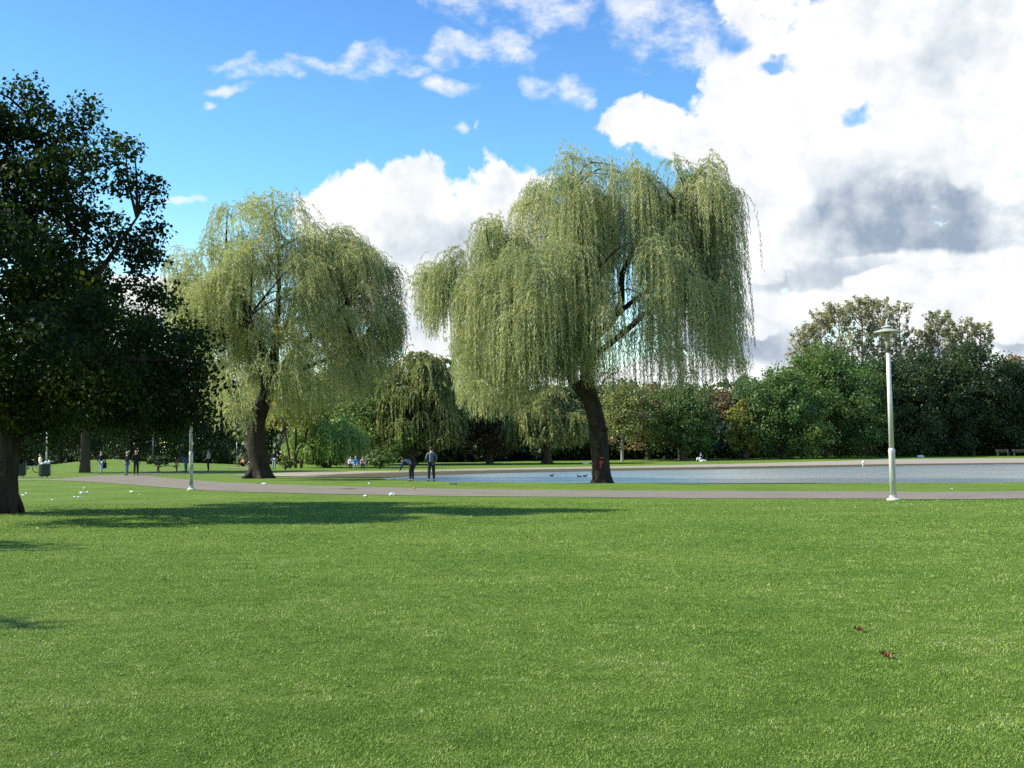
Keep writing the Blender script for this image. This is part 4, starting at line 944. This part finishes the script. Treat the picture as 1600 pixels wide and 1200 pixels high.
def person(label, loc, rz, top, legs, hair, scale=1.0, pose=None, sleeves='long', group=None, shoes=None, skin_leg=False):
    o = thing('person', label, 'person', loc, rz, group, scale)
    J = base_pose(); J.update(pose or {})
    R = dict(pelvis=.115, waist=.105, chest=.125, collar=.075, neck=.052, jaw=.07, head=.088, crown=.07)
    for n in 'LR': R.update({n + 'sh': .055, n + 'el': .042, n + 'wr': .028, n + 'hip': .085, n + 'kn': .056, n + 'an': .038, n + 'toe': .03})
    ch = [['pelvis', 'waist', 'chest', 'collar', 'neck', 'jaw', 'head', 'crown']]
    hv = Vector(J['head']); up = (Vector(J['crown']) - Vector(J['neck'])).normalized()
    fwd = (Vector(J['jaw']) - Vector(J['neck'])); fwd = (fwd - up * fwd.dot(up)); fwd = fwd.normalized() if fwd.length > .005 else Vector((0, 1, 0)); side = fwd.cross(up).normalized()
    J['nose'] = tuple(hv + fwd * .112 - up * .015); R['nose'] = .014; ch.append(['head', 'nose'])
    for n in 'LR':
        s = -1 if n == 'L' else 1
        ch += [['collar', n + 'sh', n + 'el', n + 'wr'], ['pelvis', n + 'hip', n + 'kn', n + 'an', n + 'toe']]
        J[n + 'ear'] = tuple(hv + side * s * .098 - up * .01); R[n + 'ear'] = .016; ch.append(['head', n + 'ear'])
        w = Vector(J[n + 'wr']); d = (w - Vector(J[n + 'el'])).normalized(); pn = d.orthogonal().normalized() if abs(d.z) < .5 else Vector((0, 1, 0)); pn = (pn - d * pn.dot(d)).normalized(); cr = d.cross(pn).normalized()
        J[n + 'palm'] = tuple(w + d * .06); R[n + 'palm'] = .03; ch.append([n + 'wr', n + 'palm'])
        for k, (off, ln) in enumerate(((-.03, .070), (-.01, .080), (.010, .075), (.030, .058))):
            a, b_, c_ = n + 'fa%d' % k, n + 'fb%d' % k, n + 'fc%d' % k
            J[a] = tuple(w + d * .095 + pn * off); J[b_] = tuple(w + d * (.095 + ln * .55) + pn * off * 1.15 + cr * s * .006); J[c_] = tuple(w + d * (.095 + ln * .95) + pn * off * 1.15 + cr * s * .025)
            R[a] = .010; R[b_] = .009; R[c_] = .008; ch.append([n + 'palm', a, b_, c_])
        a, b_ = n + 'ta', n + 'tb'; J[a] = tuple(w + d * .05 + pn * .045); J[b_] = tuple(w + d * .09 + pn * .062); R[a] = .011; R[b_] = .009; ch.append([n + 'palm', a, b_])
    chain_mesh('body', J, ch, R, SKIN, o, 'pelvis')
    RT = {k: v + .022 for k, v in R.items()}; RT['collar'] = .09; RT['waist'] = .135; RT['pelvis'] = .14; RT['chest'] = .15
    for n in 'LR':
        J[n + 'cuff'] = tuple(Vector(J[n + 'wr']) * .92 + Vector(J[n + 'el']) * .08); RT[n + 'cuff'] = .045; RT[n + 'sh'] = .075
        J[n + 'half'] = tuple(Vector(J[n + 'sh']) * .45 + Vector(J[n + 'el']) * .55); RT[n + 'half'] = .065
    arms = [['collar', n + 'sh', n + 'el', n + 'cuff'] if sleeves == 'long' else ['collar', n + 'sh', n + 'half'] for n in 'LR']
    chain_mesh('shirt', J, [['pelvis', 'waist', 'chest', 'collar']] + arms, RT, top, o, 'chest')
    RL = {k: v + .022 for k, v in R.items()}
    for n in 'LR': J[n + 'hem'] = tuple(Vector(J[n + 'an']) * .93 + Vector(J[n + 'kn']) * .07); RL[n + 'hem'] = .062; RL[n + 'kn'] = .082; RL[n + 'hip'] = .108
    RL['pelvis'] = .135
    chain_mesh('trousers', J, [['pelvis', n + 'hip', n + 'kn', n + 'hem'] for n in 'LR'], RL, legs, o, 'pelvis')
    for n in 'LR':
        a, t = Vector(J[n + 'an']), Vector(J[n + 'toe'])
        f_ = Vector((t.x - a.x, t.y - a.y, 0)); f_ = f_.normalized() if f_.length > 1e-4 else Vector((0, 1, 0))
        MB().ball((a + t) * .5 + Vector((0, 0, -.005)), .06, 2, (.85 if abs(f_.y) > .7 else 1.9, 1.9 if abs(f_.y) > .7 else .85, .75)).build('shoe', shoes or DARK_EYE, o, True)
    h_ = MB(); h_.ball(hv + up * .035 - fwd * .018, .103, 2, (1, 1.05, .98)); me_h = h_.build('hair', hair, o, True)
    for v in me_h.data.vertices:                       # the face stays clear of hair
        q = v.co - hv
        if q.dot(fwd) > .035 and q.dot(up) < .055: v.co -= fwd * (q.dot(fwd) - .03)
    for s in (-1, 1): MB().ball(hv + fwd * .088 + side * s * .034 + up * .006, .013, 1).build('eye', DARK_EYE, o, True)
    MB().ball(hv + fwd * .088 - up * .052, .02, 1, (1.1, .6, .4)).build('mouth', LIPS, o, True)
    return o
HAIR_D = plain('dark hair', (.02, .014, .01), .6); HAIR_B = plain('brown hair', (.07, .04, .02), .6); HAIR_G = plain('grey hair', (.35, .33, .30), .6)
DARK_T = cloth('dark trousers', (.022, .024, .032)); JEANS = cloth('pale jeans', (.26, .32, .38)); NAVY = cloth('navy jacket', (.012, .035, .075)); SLATE = cloth('slate blue shirt', (.085, .115, .165))
BLACK = cloth('black cloth', (.015, .015, .018)); CREAM = cloth('cream shirt', (.72, .62, .48)); REDT = cloth('red jacket', (.42, .035, .03)); BLUET = cloth('bright blue shirt', (.08, .26, .58)); GREYV = cloth('grey vest', (.33, .34, .36)); WHITET = cloth('white shirt', (.7, .7, .68)); PINKT = cloth('salmon shirt', (.55, .22, .14)); BLUEJ = cloth('blue jeans', (.07, .12, .20))
P_ = Vector
def mid_stride(): return dict(Lkn=(-.10, .13, .52), Lan=(-.10, .22, .10), Ltoe=(-.11, .38, .06), Rkn=(.10, -.03, .49), Ran=(.10, -.22, .13), Rtoe=(.10, -.08, .04), Lel=(-.24, -.12, 1.15), Lwr=(-.25, -.12, .9), Rel=(.24, .04, 1.14), Rwr=(.24, .2, .95))
p_adult = gnd(674, 752.3); p_child = gnd(643, 752.3)
person('adult in slate blue shirt and dark trousers standing by the pond, seen from behind', p_adult, 0.05, SLATE, DARK_T, HAIR_D, 1.0, dict(Lel=(-.27, .02, 1.14), Lwr=(-.2, .16, .98), Rel=(.27, .02, 1.14), Rwr=(.2, .16, .98), Lan=(-.13, -.02, .09), Ran=(.13, -.02, .09), Lkn=(-.115, .02, .49), Rkn=(.115, .02, .49), Ltoe=(-.16, .13, .04), Rtoe=(.16, .13, .04)))
person('person in navy jacket bending down towards the water next to the standing adult', p_child, 0.95, NAVY, DARK_T, HAIR_B, .93,
       dict(pelvis=(0, -.05, .90), waist=(0, .08, 1.02), chest=(0, .27, 1.09), collar=(0, .42, 1.09), neck=(0, .50, 1.08), jaw=(0, .57, 1.03), head=(0, .60, 1.07), crown=(0, .66, 1.08), Lsh=(-.19, .40, 1.06), Rsh=(.19, .36, 1.08), Lel=(-.24, .52, .82), Lwr=(-.22, .66, .60), Rel=(.30, .24, .92), Rwr=(.2, .1, .76), Lhip=(-.09, -.04, .88), Rhip=(.09, -.04, .88)))
o = thing('fishing_net', 'thin dark net pole held down to the water by the bending person', 'net', p_child + P_((-.62, .45, .52)))
MB().tube([(.1, -.1, .12), (-.55, .35, -.42)], .016).build('pole', M['wood'], o)
MB().tube([(-.55 + .12 * math.cos(a), .35 + .12 * math.sin(a), -.44) for a in [k * math.pi / 6 for k in range(13)]], .012).build('hoop', M['grey_metal'], o)
person('walker in black top and pale jeans on the path junction carrying a dark bag', gnd(158, 741.2), 3.0, BLACK, JEANS, HAIR_D, .93, mid_stride())
o = thing('shoulder_bag', 'dark shoulder bag hanging beside the walker in pale jeans', 'bag', gnd(162.5, 741.2) + P_((0, .05, .62)))
MB().box(0, 0, 0, .30, .14, .42, bev=.05).build('bag_body', BLACK, o); MB().tube([(-.13, 0, .2), (-.16, 0, .5), (-.1, 0, .68)], .015).build('strap', BLACK, o)
person('walker in dark jacket and blue jeans, left of the pair on the path', gnd(198.5, 743), 2.2, BLACK, BLUEJ, HAIR_G, .9, dict(Lel=(-.25, .05, 1.14), Lwr=(-.12, .24, 1.05)))
person('walker all in black, right of the pair on the path', gnd(212.5, 743.3), 3.6, BLACK, DARK_T, HAIR_D, .96)
person('man in grey vest and dark trousers standing on the grass near the far lamps', gnd(325.5, 737.8), 1.9, GREYV, DARK_T, HAIR_B, .98, dict(Lel=(-.25, .05, 1.14), Lwr=(-.16, .22, 1.0)), 'short')
person('person in cream shirt standing behind the overflowing litter bin', stand(63.5, 74), 2.0, CREAM, BLACK, HAIR_D, .84)
BEND = dict(pelvis=(0, -.05, .88), waist=(0, .08, 1.0), chest=(0, .27, 1.06), collar=(0, .42, 1.04), neck=(0, .50, 1.02), jaw=(0, .57, .97), head=(0, .60, 1.01), crown=(0, .66, 1.02), Lsh=(-.18, .40, 1.02), Rsh=(.18, .40, 1.02), Lel=(-.2, .48, .86), Lwr=(-.16, .62, .78), Rel=(.2, .48, .86), Rwr=(.16, .62, .78), Lhip=(-.09, -.04, .88), Rhip=(.09, -.04, .88))
person('person in dark jacket bending over the picnic table', stand(291, 83.5), 1.45, cloth('grey blue jacket', (.07, .09, .12)), BLUEJ, HAIR_D, .98, BEND)
SIT = {k: (v[0], v[1], v[2] - .42) for k, v in base_pose().items()}
for n_, s in (('L', -1), ('R', 1)): SIT.update({n_ + 'hip': (s * .09, .03, .50), n_ + 'kn': (s * .12, .45, .50), n_ + 'an': (s * .12, .44, .09), n_ + 'toe': (s * .13, .60, .04), n_ + 'el': (s * .24, .10, .74), n_ + 'wr': (s * .13, .32, .58)})
GSIT = {k: (v[0], v[1] - .15, v[2] - .80) for k, v in base_pose().items()}
for n_, s in (('L', -1), ('R', 1)): GSIT.update({n_ + 'hip': (s * .10, -.1, .11), n_ + 'kn': (s * .16, .28, .42), n_ + 'an': (s * .14, .52, .09), n_ + 'toe': (s * .15, .68, .04), n_ + 'el': (s * .25, .05, .36), n_ + 'wr': (s * .14, .26, .40)})
bz = stand(557, 88.2)
for px, top_, legs_, hr, lb in ((548, WHITET, DARK_T, HAIR_B, 'person in white top sitting at the end of the bench'), (556, BLUET, JEANS, HAIR_G, 'person in bright blue shirt sitting in the middle of the bench'), (567, cloth('dull pink top', (.42, .30, .32)), DARK_T, HAIR_D, 'person in pinkish top and dark trousers sitting on the bench')):
    q = stand(px, 89.2); person(lb, q, 3.25, top_, legs_, hr, .82, SIT, 'long')
person('person in salmon shirt sitting on the grass between the far lamps', stand(378.5, 112), 2.6, PINKT, DARK_T, HAIR_B, 1.0, GSIT)
person('person in pale blue top sitting on the grass by the nearest far lamp', stand(392, 108), 2.8, cloth('pale blue top', (.5, .6, .75)), BLUEJ, HAIR_D, 1.0, GSIT)
person('person in dark jacket standing right of the olive willow trunk', stand(428.5, 94), 2.8, BLACK, JEANS, HAIR_B, .95)
person('person in red jacket under the dark trees across the water', stand(1360, 134), 1.2, REDT, BLACK, HAIR_D, .95, mid_stride())
person('person in dark blue sitting on the grass of the far bank', stand(1094, 118), 2.4, NAVY, WHITET, HAIR_D, 1.0, GSIT)

# ------------------------------------------------------------------ ducks, litter, leaves
M['duck'] = plain('brown duck feathers', (.05, .038, .028), .7)
def duck(px, py, rz, label):
    q = gnd(px, py, WATER_Z); o = thing('duck', label, 'duck', q, rz)
    o.scale = (.72,) * 3; k = skin_mesh('body', [(0, 0, .05), (-.16, 0, .06), (-.24, 0, .11), (.12, 0, .06), (.17, 0, .14), (.19, 0, .22), (.25, 0, .215), (.29, 0, .205)], [(0, 1), (1, 2), (0, 3), (3, 4), (4, 5), (5, 6), (6, 7)], [.095, .075, .02, .075, .04, .045, .022, .014], M['duck'], o)
duck(914, 744.8, 0.2, 'dark duck swimming close to the big willow trunk')
duck(905, 745.4, 2.6, 'dark duck swimming just left of the duck nearest the willow trunk')
duck(862, 744.3, 0.5, 'dark duck alone on the water away from the willow trunk')
M['paper'] = plain('crumpled white paper', (.78, .78, .76), .7, 0, .06)
M['blue_litter'] = plain('blue green plastic', (.05, .17, .20), .4)
M['red_litter'] = plain('faded red paper', (.45, .17, .10), .7)
def scrap(px, py, r, label, mat='paper', seed=0, sq=(1.3, .9, .55), name='paper_scrap', cat='paper scrap', group='white scraps of litter on the grass'):
    q = gnd(px, py); q.z = gz(q.x, q.y) if q.y > 40 else 0
    ob = MB().ball((0, 0, r * .28), r * .5, 2, sq, .34, seed).build(name, M[mat], None)
    ob.location = q; ob.rotation_euler = (0, 0, seed * 1.3)
    tag(ob, label, cat, group); return ob
LW = 'white scrap of litter lying on the lawn between the maple and the path'
for i, (px, py, r) in enumerate(((131, 764, .12), (127, 771.5, .13), (135, 771, .13), (117, 778, .11), (124, 778.3, .10), (41, 772, .10), (36, 774.5, .10), (219, 774, .08), (81, 782, .07), (308/1.0, 826, .04), (59, 826.5, .05))):
    scrap(px, py, r, LW, seed=i + 1)
scrap(205, 769.8, .16, 'largest white scrap of litter, flat and long, on the lawn by the path bend', seed=21, sq=(1.7, .9, .4))
scrap(413, 757.3, .16, 'round white scrap of litter in front of the olive willow trunk', seed=22)
scrap(571, 776, .12, 'white scrap of litter just below the path, left of a bigger one', seed=23)
scrap(613, 774.4, .17, 'big white scrap of litter just below the path under the standing people', seed=24)
scrap(577, 756.5, .12, 'pale scrap of litter on the grass strip above the path', seed=25)
scrap(615, 749.4, .15, 'pale scrap of litter near the water left of the bending person', seed=26)
scrap(1487, 764.5, .08, 'small white scrap on the grass strip near the right of the lamp post', seed=27)
scrap(647, 763.8, .14, 'faded red scrap of litter on the path edge', 'red_litter', 28, group=None)
scrap(709, 758.6, .30, 'flat blue green plastic lying on the grass right of the two people', 'blue_litter', 29, (1.3, .5, .25), 'plastic_sheet', 'plastic sheet', None).rotation_euler = (0, 0, 0)
for px, D, r, lb in ((915, 109, .22, 'white plastic bag lying on the far bank left of the willow trunk'), (1438, 133, .30, 'long white plastic sheet lying on the far bank right of the lamp post'), (1099, 116.5, .24, 'white bag beside the person sitting on the far bank')):
    q = stand(px, D); ob = MB().ball((0, 0, r * .3), r, 2, (1.6, .8, .55), .2, int(px)).build('plastic_bag', M['white_bag'], None); ob.location = q; tag(ob, lb, 'bag')
M['dead_leaf'] = plain('dead brown leaf', (.36, .19, .085), .7, 0, .35, 30)
def dead_leaf(px, py, r, rz, label):
    q = gnd(px, py); rd = random.Random(int(px)); b_ = bmesh.new(); n_ = 14
    ctr = b_.verts.new((0, 0, .012)); ring = []
    for k in range(n_):
        a = k * 2 * math.pi / n_; rr = r * (1.0 if k % 2 == 0 else .55) * rd.uniform(.8, 1.15); ring.append(b_.verts.new((rr * math.cos(a), rr * math.sin(a), .03 + .04 * abs(math.sin(a * 1.5)) * rd.random())))
    for k in range(n_): b_.faces.new((ctr, ring[k], ring[(k + 1) % n_]))
    bmesh.ops.solidify(b_, geom=b_.faces[:], thickness=.002)
    me = bpy.data.meshes.new('fallen_leaf'); b_.to_mesh(me); b_.free(); ob = link('fallen_leaf', me, M['dead_leaf']); ob.location = q; ob.rotation_euler = (.2, .1, rz); tag(ob, label, 'leaf', None)
dead_leaf(1385, 1029, .060, .4, 'curled brown fallen leaf on the grass, nearer of the two')
dead_leaf(1340, 988, .045, 1.4, 'small brown fallen leaf on the grass, further of the two')
# bare earth
m = material('bare earth'); n1 = tex(5, 6, .65)
p = node('ShaderNodeBsdfPrincipled', Base_Color=ramp(n1, [(.3, (.15, .115, .07)), (.7, (.29, .235, .15))]), Roughness=.95); p.inputs['Specular IOR Level'].default_value = .1
finish(p.outputs[0])
def earth(px, py, r, seed, lift=.03, sx=1.0):
    q = gnd(px, py); rd = random.Random(seed); b_ = bmesh.new(); n_ = 36; rings = [[b_.verts.new((0, 0, 0))]]
    prof = [1 + .22 * rd.uniform(-1, 1) for _ in range(n_)]; prof = [(prof[k] + prof[k - 1] + prof[(k + 1) % n_]) / 3 for k in range(n_)]
    for f_ in (.35, .7, 1.0): rings.append([b_.verts.new((sx * r * f_ * prof[k] * math.cos(k * 2 * math.pi / n_), r * f_ * prof[k] * math.sin(k * 2 * math.pi / n_), 0)) for k in range(n_)])
    for k in range(n_):
        b_.faces.new((rings[0][0], rings[1][k], rings[1][(k + 1) % n_]))
        for a, c_ in ((1, 2), (2, 3)): b_.faces.new((rings[a][k], rings[c_][k], rings[c_][(k + 1) % n_], rings[a][(k + 1) % n_]))
    for v in b_.verts:
        x, y = v.co.x + q.x, v.co.y + q.y; rr = math.hypot(v.co.x / sx, v.co.y) / r
        v.co = Vector((x, y, gz(x, y) + lift * max(0.08, 1 - rr * rr)))
    me = bpy.data.meshes.new('bare_earth'); b_.to_mesh(me); b_.free(); tag(link('bare_earth', me, m), kind='structure')
earth(940, 750.8, 1.35, 3, .10, 1.15)
